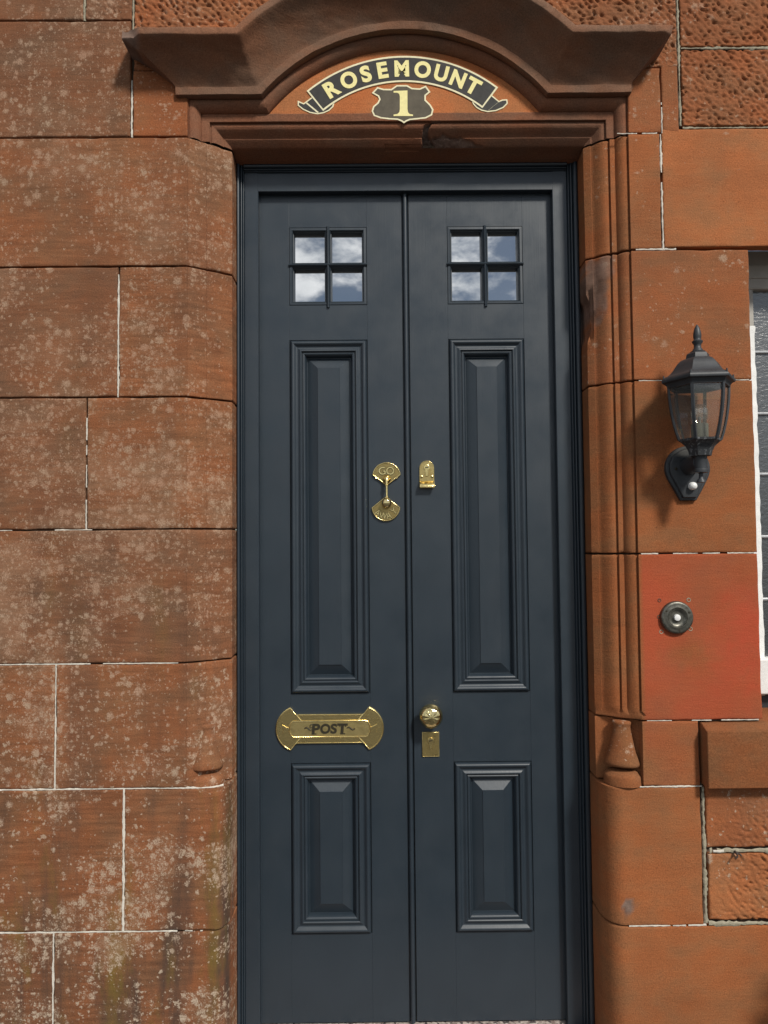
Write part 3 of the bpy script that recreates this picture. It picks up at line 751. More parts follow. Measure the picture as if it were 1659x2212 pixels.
# folded tails behind the scroll
tailL = [(62, 380), (105, 398), (175, 345), (245, 330), (330, 385), (318, 425), (290, 452), (250, 470), (205, 478), (150, 468), (100, 445), (62, 415)]
tailR = [(1572, 370), (1535, 372), (1512, 382), (1455, 335), (1400, 330), (1312, 370), (1325, 405), (1350, 432), (1385, 452), (1430, 462), (1490, 455), (1545, 432), (1576, 400)]
def inset(pts, k):
    n = len(pts); out_ = []
    ar = sum(pts[i][0]*pts[(i+1) % n][1]-pts[(i+1) % n][0]*pts[i][1] for i in range(n))
    s = 1 if ar > 0 else -1
    for i in range(n):
        a = np.array(pts[i-1], float); b = np.array(pts[i], float); c = np.array(pts[(i+1) % n], float)
        d1 = (b-a)/np.linalg.norm(b-a); d2 = (c-b)/np.linalg.norm(c-b)
        n1 = np.array((-d1[1], d1[0]))*s; n2 = np.array((-d2[1], d2[0]))*s; nn = n1+n2; nn /= max(np.linalg.norm(nn), 1e-6)
        out_.append(tuple(b+nn*k/max(.45, nn@n1)))
    return out_
for tl in (tailL, tailR):
    poly('scroll_tail_outline', [sp(*p) for p in tl], YS, .0275, CREAM2, sg, smooth=False)
    poly('scroll_tail', [sp(*p) for p in inset(tl, 9)], YS-.0004, .0275, SIGNBLACK, sg, smooth=False)
for a, b in (((120, 400), (205, 470)), ((1510, 390), (1432, 452))):
    p = [a, (a[0]+9, a[1]-6), (b[0]+9, b[1]-6), b]; poly('fold_line', [sp(*q) for q in p], YS-.0007, .0275, CREAM2, sg, smooth=False)
poly('scroll_outline', band(1112, 924, math.radians(.6)), YS-.0008, .0275, CREAM2, sg, smooth=False)
poly('scroll', band(1099, 937, math.radians(-.05)), YS-.0012, .0275, SIGNBLACK, sg, smooth=False)
for ch, an, sxx in zip('ROSEMOUNT', (-31.0, -23.3, -16.0, -9.0, -1.2, 7.3, 15.0, 22.2, 28.9), (.98, .92, 1.0, .98, .92, .92, .92, .92, 1.0)):
    r = 1019; a = math.radians(an); x, z = sp(SC[0]+r*math.sin(a), SC[1]-r*math.cos(a))
    text('letter', ch, .0553, facing(x, YS-.0016, z, -a, sxx, 1.0), CREAM, sg, extrude=.0003, offset=.0024)
shield = [(775, 268), (850, 268), (885, 288), (940, 292), (985, 272), (1018, 318), (985, 345), (985, 375), (1020, 410), (1040, 445), (1030, 485), (985, 508), (920, 515), (870, 520), (845, 530), (827, 543), (810, 530), (780, 518), (720, 515), (660, 508), (610, 490), (594, 455), (605, 420), (635, 395), (648, 370), (640, 350), (595, 325), (635, 282), (680, 295), (735, 296)]
poly('shield_outline', [sp(*p) for p in shield], YS-.0002, .0275, CREAM2, sg, smooth=False)
poly('shield', [sp(*p) for p in inset(shield, 11)], YS-.0006, .0275, SIGNGREY, sg, smooth=False)
one = [(752, 312), (852, 308), (852, 440), (856, 465), (868, 478), (892, 482), (892, 492), (752, 492), (752, 482), (780, 477), (794, 463), (797, 440), (797, 350), (792, 332), (778, 324), (752, 324)]
poly('numeral', [sp(*p) for p in one], YS-.0010, .0275, CREAM, sg, smooth=False)

# ------------------------------------------------------------------ door frame
fr = empty('door_frame', (.08, .14, .066)); tag(fr, 'dark blue-grey painted timber frame set into the stone doorway', 'door frame')
def extr_z(name, xy, z0, z1, parent, nz=2):
    P = np.array([[(x, y, z) for z in np.linspace(z0, z1, nz)] for x, y in xy]); return grid(name, P, PAINT, parent, sharp=28)
def extr_x(name, zy, x0, x1, parent):
    P = np.array([[(x, y, z) for x in (x0, x1)] for z, y in zy]); return grid(name, P, PAINT, parent, sharp=28, flip=False)
def reed(u0, u1, y, h, n=7):
    return [(u0+(u1-u0)*(.5-.5*math.cos(a)), y-h*math.sin(a)) for a in np.linspace(0, math.pi, n)]
FI0, FI1, FH = -.3165, .4665, 2.238
lp = [(0, .17), (0, .1225)]+reed(0, .0092, .1245, .006)+reed(.0103, .0150, .1285, .004)+reed(.0162, .0195, .1305, .003)+[(.0205, .1340), (.0212, .1320)]
face = lambda a: [(a-.0015, .1320), (a, .1335), (a, .20)]
extr_z('jamb', [(AL-.0005+u, y) for u, y in lp]+face(FI0), .05, 2.31, fr)
rp = [(0, .17), (0, .1225)]+reed(0, .0130, .1245, .006)+reed(.0145, .0205, .1285, .0045)+reed(.0218, .0262, .1305, .003)+[(.0285, .1340), (.0292, .1320)]
extr_z('jamb', list(reversed([(AR+.0005-u, y) for u, y in rp]+[(FI1+.0015, .1320), (FI1, .1335), (FI1, .20)])), .05, 2.31, fr)
hp = [(2.3175, .17), (2.3175, .1245), (2.308, .1245)]+[(2.308-u, y) for u, y in reed(0, .0092, .1245, .005)+reed(.0103, .0150, .1285, .004)+reed(.0162, .0195, .1305, .003)]+[(2.2875, .1340), (2.2868, .1324), (FH+.0015, .1324), (FH, .1339), (FH, .20)]
extr_x('head', hp, AL+.0195, AR-.0285, fr)

# ------------------------------------------------------------------ doors
YD = .154
PROFM = [(0, -.0008), (.0006, -.0040), (.0022, -.0040), (.0026, .0030), (.0045, .0068), (.0075, .0088), (.0105, .0088), (.0135, .0066), (.0165, .0034), (.0195, .0018), (.0225, .0022), (.0255, .0042), (.0280, .0058), (.0305, .0060), (.0325, .0045),
         (.0332, .0005), (.0345, .0002), (.0352, .0020), (.0372, .0030), (.0395, .0024), (.0420, -.0010), (.0445, -.0065), (.0460, -.0140), (.0485, -.0140)]
def door_panel(par, x0, x1, z0, z1):
    a, b = .0475, .0745
    V = [(x0+a, YD+.0140, z0+a), (x1-a, YD+.0140, z0+a), (x1-a, YD+.0140, z1-a), (x0+a, YD+.0140, z1-a)]
    V += [(x0+b, YD+.0010, z0+b), (x1-b, YD+.0010, z0+b), (x1-b, YD+.0010, z1-b), (x0+b, YD+.0010, z1-b)]
    V += [(x0+b+.0004, YD-.0006, z0+b+.0004), (x1-b-.0004, YD-.0006, z0+b+.0004), (x1-b-.0004, YD-.0006, z1-b-.0004), (x0+b+.0004, YD-.0006, z1-b-.0004)]
    F = []
    for k in (0, 4):
        for i in range(4): F.append((k+i, k+(i+1) % 4, k+4+(i+1) % 4, k+4+i))
    F.append((8, 9, 10, 11))
    p = pyd('panel', V, F, PAINT, par, smooth=False)
    ring_moulding('panel_moulding', x0, x1, z0, z1, PROFM, YD, PAINT, p, sharp=40)
    return p
def glazing(par, x0, x1, z0, z1, seed):
    xm, zm = (x0+x1)/2, (z0+z1)/2+.003
    g = ring_moulding('glazing_frame', x0, x1, z0, z1, [(0, 0), (.0003, -.0025), (.0012, -.0025), (.0016, .0008), (.0075, .0012), (.0082, .0004), (.0085, -.006)], YD, PAINT, par, sharp=30)
    rs = random.Random(seed); bw = .0045
    for (a, b) in ((x0+.0080, xm-bw), (xm+bw, x1-.0080)):
        for (c, d) in ((z0+.0080, zm-bw), (zm+bw, z1-.0080)):
            ring_moulding('glazing_bead', a, b, c, d, [(-.0005, .0005), (.0005, .0012), (.0022, -.0006), (.0026, -.0060), (.0042, -.0064), (.0050, -.0100), (.0056, -.0140), (.0060, -.0260)], YD, PAINT, g, sharp=30)
            tx, tz = rs.uniform(-.0035, .0035), rs.uniform(-.0035, .0035)
            n = 9; xs = np.linspace(a+.003, b-.003, n); zs = np.linspace(c+.003, d-.003, n); XX, ZZ = np.meshgrid(xs, zs, indexing='ij')
            u = (XX-(a+b)/2); v = (ZZ-(c+d)/2)
            grid('pane', np.stack([XX, YD+.0215+u*tx+v*tz+.00006*np.cos(u*35+seed)*np.cos(v*30), ZZ], -1), GLASS, g, sharp=None)
    # crossing glazing bars, standing proud
    def bar(p, q, r):
        p, q = Vector(p), Vector(q); t = (q-p).normalized(); s = Vector((-t.z, 0, t.x)); V = []; F = []
        prof = [(-1.15, .012), (-1.15, .001), (-1.0, -.0012), (-.65, -.0042), (0, -.0056), (.65, -.0042), (1.0, -.0012), (1.15, .001), (1.15, .012)]
        for e in (p, q):
            for u, y in prof: V.append(e+s*u*r+Vector((0, y, 0)))
        k = len(prof)
        for i in range(k-1): F.append((i, i+1, k+i+1, k+i))
        F.append(tuple(range(k))); F.append(tuple(range(2*k-1, k-1, -1)))
        o = pyd('glazing_bar', V, F, PAINT, g, sharp=40); return o
    bar((xm, YD, z0-.007), (xm, YD, z1+.001), .0040); bar((x0-.001, YD-.0004, zm), (x1+.001, YD-.0004, zm), .0042)
    return g
ZW0, ZW1, ZU0, ZU1, ZQ0, ZQ1 = 1.9376, 2.1494, .9090, 1.8438, .2954, .7300
ZBOT, ZTOP = .0722, 2.2420
def leaf(root, xo0, xi0, xi1, xo1, seed):
    bt = .0006
    for a, b in ((xo0, xi0), (xi1, xo1)): box('stile', a, b, YD, YD+.044, ZBOT, ZTOP, PAINT, root, bev=.0005)
    for c, d in ((ZBOT, ZQ0), (ZQ1, ZU0), (ZU1, ZW0), (ZW1, ZTOP)): box('rail', xi0+.0001, xi1-.0001, YD+.00010, YD+.043, c, d, PAINT, root, bev=.0002)
    door_panel(root, xi0, xi1, ZU0, ZU1); door_panel(root, xi0, xi1, ZQ0, ZQ1)
    glazing(root, xi0, xi1, ZW0, ZW1, seed)
    box('back_board', xi0-.01, xi1+.01, YD+.030, YD+.040, ZBOT+.02, ZTOP-.02, PAINT, root, bev=0)
dl = empty('door', (-.12, YD, ZBOT)); tag(dl, 'dark blue-grey panelled door leaf with the POST letter plate and fan knocker', 'door')
dr = empty('door', (.27, YD, ZBOT)); tag(dr, 'dark blue-grey panelled door leaf with the round brass knob, beside the lantern', 'door')
leaf(dl, -.3215, -.2376, -.0295, .0641, 1)
leaf(dr, .0836, .1862, .3892, .4715, 5)
# astragal bead covering the meeting edge, on the left leaf
aw = [(.0640, YD+.007), (.0672, YD+.007), (.0673, YD-.0020)]+[(.0738-.0062*math.cos(t), YD-.0020-.0075*math.sin(t)) for t in np.linspace(.05, math.pi-.05, 13)]+[(.0802, YD-.0020), (.0803, YD+.012)]
P = np.array([[(x, y, z) for z in (ZBOT, 2.2385)] for x, y in aw]); grid('astragal', P, PAINT, dl, sharp=40)

box('meeting_rebate', .0600, .0950, YD+.012, YD+.040, ZBOT, 2.2415, PAINT, dl, bev=0)
# letter plate
def ring_ridge(name, pts, r, y, m, parent, closed=True):
    pp = [(p[0], y, p[1]) for p in pts]
    if closed: pp = pp+[pp[0]]
    return tube(name, pp, r, m, parent, 8, sharp=50)
LX, LZ = -.1358, .8190
def lp_(x, z): return (LX+x, LZ+z)
def fan(sx):
    p = [(.088, .034), (.104, .0535)]
    for a in np.linspace(.72, -.72, 15): p.append((.072+.0690*math.cos(a), .0735*math.sin(a)))
    p += [(.104, -.0535), (.088, -.034)]
    return [(sx*x, z) for x, z in p]
out_pts = [(.0860, .0378), (.0905, .0395), (.1033, .0560)]+[(.081+.0602*math.cos(a), .0602*math.sin(a)) for a in np.linspace(1.15, -1.15, 19)]+[(.1033, -.0560), (.0905, -.0395), (.0860, -.0378)]
outline = [lp_(x, z) for x, z in out_pts]+[lp_(-x, z) for x, z in reversed(out_pts)]
pl = poly('letter_plate', outline, YD-.0045, YD+.001, BRASS, dl, bev=.0016, seg=2, sharp=40)
ring_ridge('rim', [lp_(x*.985, z*.955) for x, z in out_pts]+[lp_(-x*.985, z*.955) for x, z in reversed(out_pts)], .0013, YD-.0046, BRASS, pl)
oct_ = [(-.1045, .008), (-.1005, .0160), (-.0955, .0204), (.0955, .0204), (.1005, .0160), (.1045, .008), (.1045, -.008), (.1005, -.0160), (.0955, -.0204), (-.0955, -.0204), (-.1005, -.0160), (-.1045, -.008)]
poly('flap', [lp_(x, z) for x, z in oct_], YD-.0062, YD-.003, FLAPB, pl, bev=.0008)
ring_ridge('flap_rim', [lp_(x, z) for x, z in oct_], .0019, YD-.0062, BRASS, pl)
for s in (-1, 1):
    for q in (1, -1):
        tube('band_bar', [(LX+s*.0745, YD-.0050, LZ+q*.0215), (LX+s*.0885, YD-.0050, LZ+q*.0380)], .0021, BRASS, pl, 8)
    poly('leaf_ornament', [lp_(s*x, z) for x, z in [(.1050, .0035), (.114, .007), (.1230, .0115), (.1205, 0), (.1230, -.0115), (.114, -.007), (.1050, -.0035)]], YD-.0072, YD-.004, BRASS, pl, bev=.0008)
    sw = [(LX+s*(.044+.0115*(1-t)*1.9), YD-.0066, LZ+.0008+.0032*math.sin(t*2*math.pi)*(-s)) for t in np.linspace(0, 1, 13)]
    tube('swash', sw, [.0008+.0016*math.sin(math.pi*min(1, .12+t*.88)) for t in np.linspace(0, 1, 13)], PATINA, pl, 8)
for ch, x, sz, sxx in (('P', -.0345, .040, 1.05), ('O', -.0105, .036, .90), ('S', .0115, .036, 1.0), ('T', .0335, .038, 1.12)):
    text('letter', ch, sz, facing(LX+x-.001, YD-.0064, LZ+(.0005 if ch != 'P' else 0), 0, sxx, .92, .08), PATINA, pl, extrude=.0006, offset=.0016)
for x, z, w_ in ((-.0405, -.0125, .012), (.0335, -.0125, .013)):
    poly('serif', [lp_(x-w_/2, z-.0013), lp_(x+w_/2, z-.0013), lp_(x+w_/2, z+.0013), lp_(x-w_/2, z+.0013)], YD-.0072, YD-.006, PATINA, pl)
for x in (.0265, .0415):
    poly('serif', [lp_(x-.0014, .0050), lp_(x+.0014, .0050), lp_(x+.0014, .0125), lp_(x-.0014, .0125)], YD-.0072, YD-.006, PATINA, pl)
tube('letter_curl', [(LX-.0475+.0040*math.cos(t), YD-.0066, LZ+.0075+.0040*math.sin(t)) for t in np.linspace(.3, 5.2, 12)], .0012, PATINA, pl, 8)

# knocker: two fans joined by a ball-ended striker
KX, KS = .0182, .0001541
def kpt(x, y): return (KX+(x-537)*KS, 1.5138-(y-305)*KS)
def fan_pts(cx, cy, w, sag, apex, sgn, k=1.0):
    R_ = (w*w+sag*sag)/(2*sag); c = cy-sgn*(R_-sag) if False else cy+sgn*(R_-sag)
    a = math.asin(min(1, w/R_)); a = a if sag < R_ else math.pi-a
    p = [(cx+R_*k*math.sin(t), c-sgn*R_*k*math.cos(t)) for t in np.linspace(-a, a, 25)]
    return p, (cx, apex)
def fan_shape(cx, corner_y, w, sag, apex_y, sgn, shrink=0):
    p, ap = fan_pts(cx, corner_y, w-shrink, sag-shrink*.9, 0, sgn)
    n = 26
    return p+[(cx+n, apex_y+sgn*-6), (cx-n, apex_y+sgn*-6)]
kn = poly('knocker_fan', [kpt(*q) for q in fan_shape(537, 520, 242, 215, 690, 1)], YD-.0045, YD+.001, FANB, dl, bev=.0008)
ring_ridge('fan_rim', [kpt(*q) for q in fan_shape(537, 518, 242, 215, 684, 1, 9)], .0016, YD-.0046, BRASS, kn)
for ch, x, rot in (('G', 460, .12), ('O', 600, -.10)):
    cx_, cz_ = kpt(x, 450)
    text('letter_outline', ch, .0285, facing(cx_, YD-.0048, cz_, rot), PATINA, kn, extrude=.0005, offset=.0012)  # wider letter in dark patina, outlining the bright one
    text('letter', ch, .0285, facing(cx_, YD-.0056, cz_, rot), BRASS, kn, extrude=.0010, offset=.0002)
for s in (-1, 1):
    q = [kpt(537+s*(150-28*t*math.cos(t*2)), 560+26*math.sin(t*2)*t) for t in np.linspace(.2, 1.6, 12)]
    tube('scroll_ornament', [(x, YD-.0048, z) for x, z in q], .0011, BRASS, kn, 8)
bx, bz = kpt(537, 590)
lathe('boss', [(.0115, 0), (.0112, .003), (.009, .0055), (.0065, .008), (.0055, .012), (.001, .0135)], BRASS, kn, 24, Matrix.Translation((bx, YD-.004, bz)) @ Matrix.Rotation(math.pi/2, 4, 'X'))
k2 = poly('knocker_fan', [kpt(*q) for q in fan_shape(521, 1083, 245, 226, 905, -1)], YD-.0045, YD+.001, FANB, dl, bev=.0008)
ring_ridge('fan_rim', [kpt(*q) for q in fan_shape(521, 1085, 245, 226, 911, -1, 9)], .0016, YD-.0046, BRASS, k2)
for ch, x, y, rot in (('A', 380, 1165, -.62), ('W', 472, 1218, -.20), ('A', 568, 1214, .20), ('Y', 655, 1140, .70)):
    cx_, cz_ = kpt(x, y)
    text('letter_outline', ch, .0235, facing(cx_, YD-.0048, cz_, rot, .82, 1.0), PATINA, k2, extrude=.0005, offset=.0011)  # dark patina outline set behind the bright letter
    text('letter', ch, .0235, facing(cx_, YD-.0056, cz_, rot, .82, 1.0), BRASS, k2, extrude=.0010, offset=.0002)
z1_, z2_, z3_ = kpt(537, 600)[1], kpt(537, 700)[1], kpt(535, 1005)[1]
st = tube('striker', [(KX, YD-.0140, z1_+.004), (KX, YD-.0165, z1_), (KX, YD-.0170, z2_), (KX, YD-.0180, z2_-.010), (KX, YD-.0190, z3_+.016), (KX, YD-.0195, z3_+.012)], [.0040, .0042, .0034, .0029, .0029, .0036], BRASS, kn, 16)
lathe('collar', [(.0032, -.0018), (.0056, -.0010), (.0056, .0010), (.0032, .0018)], BRASS, st, 20, Matrix.Translation((KX, YD-.0171, z2_)))
lathe('ball', [(.001, -.0142), (.0060, -.0132), (.0102, -.0100), (.0126, -.0052), (.0131, 0), (.0124, .0050), (.0100, .0095), (.0066, .0118), (.0072, .0134), (.0068, .0150), (.0034, .0165)], KNOBB, st, 32, Matrix.Translation((KX-.0006, YD-.0200, z3_)), sharp=50)

# cylinder pull on the right leaf
cp_x, cp_z = .1248, 1.4720
arc = [(cp_x+.0193*math.cos(a), 1.4985+.0193*math.sin(a)) for a in np.linspace(0, math.pi, 17)]
cp = poly('cylinder_pull', [(cp_x+.0193, 1.4600)]+arc+[(cp_x-.0193, 1.4600)], YD-.0035, YD+.001, BRASSD, dr, bev=.0008, sharp=40)
ring_ridge('rim', [(cp_x+.0185, 1.4610)]+[(cp_x+.0185*math.cos(a), 1.4985+.0185*math.sin(a)) for a in np.linspace(0, math.pi, 15)]+[(cp_x-.0185, 1.4610)], .0010, YD-.0036, BRASS, cp, False)
lip = [(YD-.0035, 1.4640), (YD-.0080, 1.4610), (YD-.0150, 1.4555), (YD-.0185, 1.4495), (YD-.0185, 1.4450), (YD-.0165, 1.4440), (YD-.0040, 1.4520), (YD+.001, 1.4520), (YD+.001, 1.4640)]
prism_x('pull_lip', lip, cp_x-.0200, cp_x+.0200, BRASS, cp, .0012, sharp=40)
def keyhole(parent, x, z, s):
    k = poly('cylinder', [(x+s*.0085*math.cos(a), z+s*.0085*math.sin(a)) for a in np.linspace(-.95, math.pi+.95, 20)]+[(x-s*.0045, z-s*.022), (x-s*.003, z-s*.0245), (x+s*.003, z-s*.0245), (x+s*.0045, z-s*.022)], YD-.0062, YD-.002, BRASS, parent, bev=.0006)
    poly('key_slot', [(x-s*.0052, z+.0006*s), (x+s*.0048, z+.0020*s), (x+s*.0048, z-.0008*s), (x-s*.0052, z-.0020*s)], YD-.0066, YD-.006, PATINA, k, smooth=False)
    return k
keyhole(cp, cp_x, 1.4995, .95)
for s in (-1, 1): lathe('screw', [(.0040, 0), (.0038, .0015), (.0022, .0026), (.0003, .0030)], BRASS, cp, 16, Matrix.Translation((cp_x+s*.0138, YD-.0034, 1.4755)) @ Matrix.Rotation(math.pi/2, 4, 'X'))
# round knob
KZ = .8570
MK = Matrix.Translation((.1257, YD, KZ)) @ Matrix.Rotation(math.pi/2, 4, 'X')
fl = lambda a, h: 1.0
kb_ = lathe('door_knob', [(.0220, 0), (.0220, .003), (.0160, .006), (.0110, .009), (.0105, .018), (.0160, .021), (.0240, .0235), (.0288, .0295), (.0308, .0375), (.0300, .0455), (.0270, .0525), (.0225, .0580), (.0165, .0615), (.0105, .0632), (.0050, .0640), (.0008, .0642)], KNOBB, dr, 64, MK, sharp=60,
           rfn=None)
# reeded star on the knob face
for v in kb_.data.vertices:
    lc = v.co-Vector((.1257-dr.location.x, 0, KZ-dr.location.z)); rad = math.hypot(lc.x, lc.z); ang = math.atan2(lc.z, lc.x)
    if .004 < rad < .027 and v.co.y < -.050: v.co.y += .0012*(.5+.5*math.cos(ang*10))*min(1, (rad-.004)/.006)*min(1, (.027-rad)/.008)
# lock plate
lk = box('lock_plate', .1045, .1493, YD-.0030, YD+.001, .7440, .8075, BRASSD, dr, bev=.0010)
ring_ridge('rim', [(.1053, .7448), (.1485, .7448), (.1485, .8067), (.1053, .8067)], .0008, YD-.0030, BRASS, lk)
keyhole(lk, .1269, .7855, .95)

# ------------------------------------------------------------------ doorstep
ds = empty('doorstep', (.08, -.05, -.10)); tag(ds, 'speckled granite doorstep under the double door', 'doorstep')
box('slab', AL-.02, AR+.02, -.26, .30, -.099, .0665, GRANITE, ds, bev=.006)

# ------------------------------------------------------------------ window
wi = empty('window', (1.34, .12, .87)); tag(wi, 'leaded window with white sealed frame at the right edge beyond the lantern', 'window')
def ragged_strip(name, x0, x1, z0, z1, y, m, parent, amp=.004, seed=0):
    zs = np.linspace(z0, z1, int((z1-z0)/.006)); cols = []
    xr = x1+amp*(fbm(zs*30, zs*0, 3, seed)-.5)*2
    P = np.stack([np.stack([np.full_like(zs, x0), np.full_like(zs, y-.004), zs], -1), np.stack([xr-.006, np.full_like(zs, y-.004), zs], -1), np.stack([xr, np.full_like(zs, y+.006), zs], -1)], 0)
    return grid(name, P, m, parent, sharp=None)
box('frame_stile', WX+.028, .985, .112, .17, .90, 2.06, GREIGE, wi, bev=.002)
box('frame_stile', 1.70, 1.765, .112, .17, .90, 2.06, WHITEF, wi, bev=.002)
box('frame_head', WX+.02, 1.77, .108, .17, 1.957, 2.06, GREIGE, wi, bev=.004)
box('frame_head_bead', WX+.02, 1.77, .104, .112, 1.985, 2.02, GREIGE, wi, bev=.003)
ragged_strip('sealant', WX+.030, .9895, .905, 1.86, .112, WHITEF, wi, .0035, 4)
box('sill_board', WX+.02, 1.77, .090, .17, .908, .998, WHITEF, wi, bev=.004)
box('gap_filler', WX+.02, 1.77, .118, .17, .862, .907, BLACKM, wi, bev=.003)
zbars = [.998, 1.146, 1.308, 1.4715, 1.631, 1.794, 1.957]
for i in range(len(zbars)-1):
    for j in range(4):
        xa = .982+j*.178; box('pane', xa+.001, xa+.177, .126, .130, zbars[i]+.002, zbars[i+1]-.002, OBSC, wi, bev=0)
for z in zbars[1:-1]: tube('lead_bar', [(.985, .124, z), (1.71, .124, z)], .0045, LEAD, wi, 10)
for j in range(1, 4): tube('lead_bar', [(.988+j*.178, .125, .99), (.988+j*.178, .125, 1.96)], .0045, LEAD, wi, 10)

# ------------------------------------------------------------------ wall lantern
LXc, LYc = .7475, -.088
la = empty('wall_lantern', (.752, 0, 1.478)); tag(la, 'black six-sided wall lantern with clear panes right of the door', 'lantern')
# back plate
def plate(r, zb, wb, cx=.7505, cz=1.4760):
    return [(cx+r*math.cos(a), cz+r*math.sin(a)) for a in np.linspace(-.52, math.pi+.52, 30)]+[(cx-r*.60, cz-r*.98), (cx-wb, zb), (cx+wb, zb), (cx+r*.60, cz-r*.98)]
bpz = poly('back_plate', plate(.0545, 1.3975, .019), -.010, .002, BLACKM, la, bev=.003, seg=3, sharp=50)
poly('back_plate_boss', plate(.0470, 1.4035, .016), -.0175, -.008, BLACKM, bpz, bev=.004, seg=3, sharp=50)
lathe('screw', [(.004, 0), (.004, .0015), (.001, .003)], PATINA, bpz, 12, Matrix.Translation((.718, -.0165, 1.474)) @ Matrix.Rotation(math.pi/2, 4, 'X'))
lathe('motion_sensor', [(.0098, 0), (.0098, .006), (.0092, .010), (.0070, .0135), (.0035, .0155), (.0004, .016)], WHITEP, la, 28, Matrix.Translation((.7555, -.0170, 1.4315)) @ Matrix.Rotation(math.pi/2, 4, 'X'), sharp=60)
# arm
tube('arm', [(.750, -.012, 1.480), (.749, -.045, 1.481), (LXc, LYc, 1.482)], [.0230, .0195, .0175], BLACKM, la, 18, sharp=50)
MT = Matrix.Translation((LXc, LYc, 0))
lathe('stem', [(.0030, 1.4345), (.0105, 1.4350), (.0098, 1.4390), (.0050, 1.4450), (.0042, 1.4540), (.0060, 1.4570), (.0160, 1.4580), (.0165, 1.4630), (.0160, 1.4660), (.0145, 1.4670), (.0145, 1.4950), (.0160, 1.4985)], BLACKM, la, 24, MT, sharp=40)
HA = math.radians(-90-39+4)
def hexv(r, z, k): a = HA+k*math.pi/3; return Vector((LXc+r*math.cos(a), LYc+r*math.sin(a), z))
def hexshell(name, prof, m, parent, cap=True):
    V = []; F = []
    for k in range(6):
        b = len(V)
        for r, z in prof: V += [hexv(r, z, k), hexv(r, z, k+1)]
        for i in range(len(prof)-1): F.append((b+2*i, b+2*i+1, b+2*i+3, b+2*i+2))
    o = pyd(name, V, F, m, parent, sharp=32); return o
hexshell('cup', [(.0150, 1.4960), (.0245, 1.4965), (.0255, 1.4990), (.0275, 1.5080), (.0330, 1.5190), (.0440, 1.5290), (.0478, 1.5310), (.0490, 1.5360), (.0445, 1.5365), (.010, 1.5340)], WORN, la)
CAGE = [(.0478, 1.5330), (.0535, 1.5500), (.0585, 1.5690), (.0625, 1.5880), (.0655, 1.6080), (.0678, 1.6280), (.0690, 1.6480), (.0695, 1.6640)]
for k in range(6):
    V = []; F = []; wd = .0040
    for r, z in CAGE:
        c = hexv(r, z, k); a = HA+k*math.pi/3; rad = Vector((math.cos(a), math.sin(a), 0)); tg = Vector((-math.sin(a), math.cos(a), 0))
        V += [c-tg*wd-rad*.003, c-tg*wd*.75+rad*.0018, c+tg*wd*.75+rad*.0018, c+tg*wd-rad*.003]
    for i in range(len(CAGE)-1):
        for j in range(4): F.append((4*i+j, 4*i+(j+1) % 4, 4*i+4+(j+1) % 4, 4*i+4+j))
    pyd('rib', V, F, BLACKM, la, sharp=40)
    V = []; F = []
    for r, z in CAGE: V += [hexv(r-.0025, z, k), hexv(r-.0025, z, k+1)]
    for i in range(len(CAGE)-1): F.append((2*i, 2*i+1, 2*i+3, 2*i+2))
    pyd('pane', V, F, LGLASS, la, sharp=None)
roof = hexshell('roof', [(.060, 1.6560), (.0715, 1.6560), (.0730, 1.6620), (.0765, 1.6665), (.0835, 1.6690), (.0845, 1.6725), (.0835, 1.6760), (.0780, 1.6810), (.0740, 1.6835), (.0700, 1.6850), (.0640, 1.6900), (.0575, 1.6975), (.0520, 1.7060), (.0465, 1.7140), (.0395, 1.7205), (.0310, 1.7245), (.0275, 1.7255), (.0268, 1.7300), (.0250, 1.7360), (.0195, 1.7395), (.010, 1.7400)], BLACKM, la)
for k in range(6): tube('roof_lug', [hexv(.0790, 1.676, k), hexv(.0790, 1.686, k)], [.0026, .0016], BLACKM, roof, 8)
lathe('finial', [(.0160, 1.7390), (.0165, 1.7420), (.0120, 1.7440), (.0105, 1.7480), (.0085, 1.7500), (.0080, 1.7550), (.0085, 1.7590), (.0120, 1.7640), (.0122, 1.7665), (.0085, 1.7695), (.0080, 1.7720), (.0090, 1.7760), (.0092, 1.7810), (.0080, 1.7900), (.0055, 1.7980), (.0022, 1.8045), (.0004, 1.8065)], BLACKM, la, 24, MT, sharp=40)
HOLD = simple('lamp_holder_grey', (.10, .11, .09), .6)
lathe('lamp_holder', [(.0190, 1.5340), (.0190, 1.5700), (.0175, 1.5720), (.0130, 1.5725)], HOLD, la, 24, MT, sharp=40)
lathe('bulb', [(.0125, 1.5720), (.0140, 1.5760), (.0180, 1.5850), (.0195, 1.5950), (.0190, 1.6040), (.0155, 1.6120), (.0090, 1.6165), (.0004, 1.6180)], BULBG, la, 24, MT, sharp=None)
lathe('filament_stem', [(.0040, 1.5720), (.0026, 1.5800), (.0040, 1.5840), (.0036, 1.5880), (.0006, 1.5900)], LEAD, la, 12, MT)

# ------------------------------------------------------------------ doorbell
db = empty('doorbell', (.7155, 0, 1.1145)); tag(db, 'round tarnished bronze doorbell with white push button on the red stone', 'doorbell')
MB = Matrix.Translation((.7155, 0, 1.1145)) @ Matrix.Rotation(math.pi/2, 4, 'X')
rg_ = lathe('bell_ring', [(.0360, -.002), (.0395, .0), (.0395, .006), (.0385, .0090), (.0365, .0105), (.0330, .0112), (.0285, .0105), (.0260, .0118), (.0240, .0116), (.0232, .0095)], BELLM, db, 48, MB, close=False, sharp=50)
lathe('bell_dish', [(.0240, .0105), (.0225, .0070), (.0180, .0045), (.0120, .0035), (.0085, .0045), (.0001, .0045)], BELLM, db, 48, MB, close=False, sharp=50)
lathe('push_button', [(.0078, .002), (.0078, .0095), (.0072, .0112), (.0045, .0120), (.0003, .0122)], WHITEP, db, 28, MB, sharp=50)
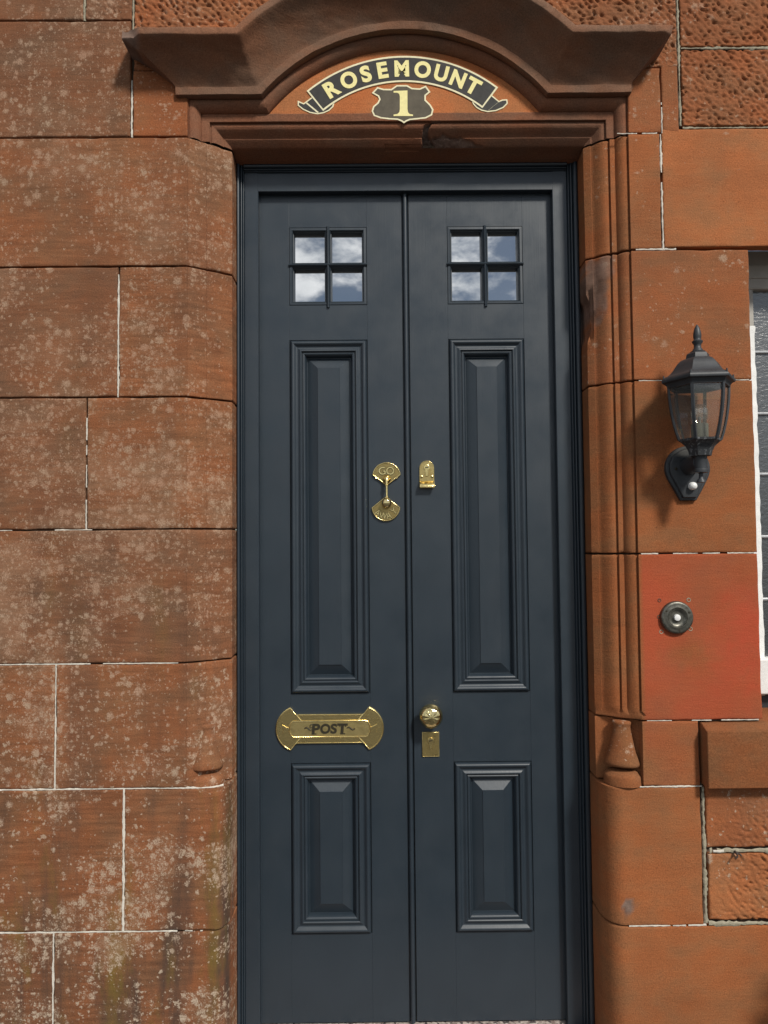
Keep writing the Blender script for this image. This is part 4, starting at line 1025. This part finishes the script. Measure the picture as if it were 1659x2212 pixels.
for a in (.42, 2.60, -1.45):
    lathe('screw_hole', [(.0026, 0), (.0026, .0008), (.0004, .0010)], PATINA, rg_, 12, Matrix.Translation((.7155+.0312*math.cos(a), -.0106, 1.1145+.0312*math.sin(a))) @ Matrix.Rotation(math.pi/2, 4, 'X'))
# old plugged fixing holes in the stone round the bell
for x, z, r in ((.6765, 1.1560, .0042), (.7475, 1.1560, .0050), (.7500, 1.0860, .0050), (.6740, 1.1160, .0045), (.6790, 1.0800, .0050)):
    lathe('plug_hole', [(r*1.15, -.0012), (r, .0009), (r*.72, .0008), (r*.60, -.0020), (.0002, -.0022)], BED if r < .0048 else GREYMORTAR, wall, 14, Matrix.Translation((x, 0, z)) @ Matrix.Rotation(math.pi/2, 4, 'X'), close=False)

# ------------------------------------------------------------------ stand-in potted shrub, unseen past the right edge, added to shade the wall
ps = empty('shade_caster_shrub', (1.15, -.22, -.10)); tag(ps, 'unseen stand-in shrub in a clay pot, added to cast shade on the lower right corner', 'plant')
lathe('pot', [(.085, -.0995), (.105, .02), (.118, .10), (.130, .10), (.132, .125), (.118, .125), (.110, .09)], TERRA, ps, 36, Matrix.Translation((1.15, -.22, 0)), sharp=40)
lathe('soil', [(.11, .09), (.112, .098), (.001, .108)], SOIL, ps, 24, Matrix.Translation((1.15, -.22, 0)))
rs = random.Random(3); V = []; F = []
for i in range(900):
    th = rs.uniform(0, 6.283); ph = math.acos(rs.uniform(-1, 1)); r = .16*rs.uniform(.45, 1)**.6
    c = Vector((1.15+r*math.sin(ph)*math.cos(th), -.22+r*math.sin(ph)*math.sin(th)*.85, .34+r*math.cos(ph)*.95))
    e = Euler((rs.uniform(-.9, .9), rs.uniform(-.9, .9), rs.uniform(0, 6.28))).to_matrix(); L = rs.uniform(.022, .036); W_ = L*.34
    b = len(V)
    for p in ((0, 0, 0), (L*.35, W_, .003), (L, 0, -.004), (L*.35, -W_, .003)): V.append(c+e @ Vector(p))
    F += [(b, b+1, b+2), (b, b+2, b+3)]
lv = pyd('leaves', V, F, LEAF, ps, smooth=False)
for i in range(7):
    a = i*.9; tube('stem', [(1.15+.01*math.cos(a), -.22+.01*math.sin(a), .10), (1.15+.05*math.cos(a), -.22+.05*math.sin(a), .20), (1.15+.10*math.cos(a), -.22+.10*math.sin(a), .38)], [.006, .004, .002], BARK, ps, 6)
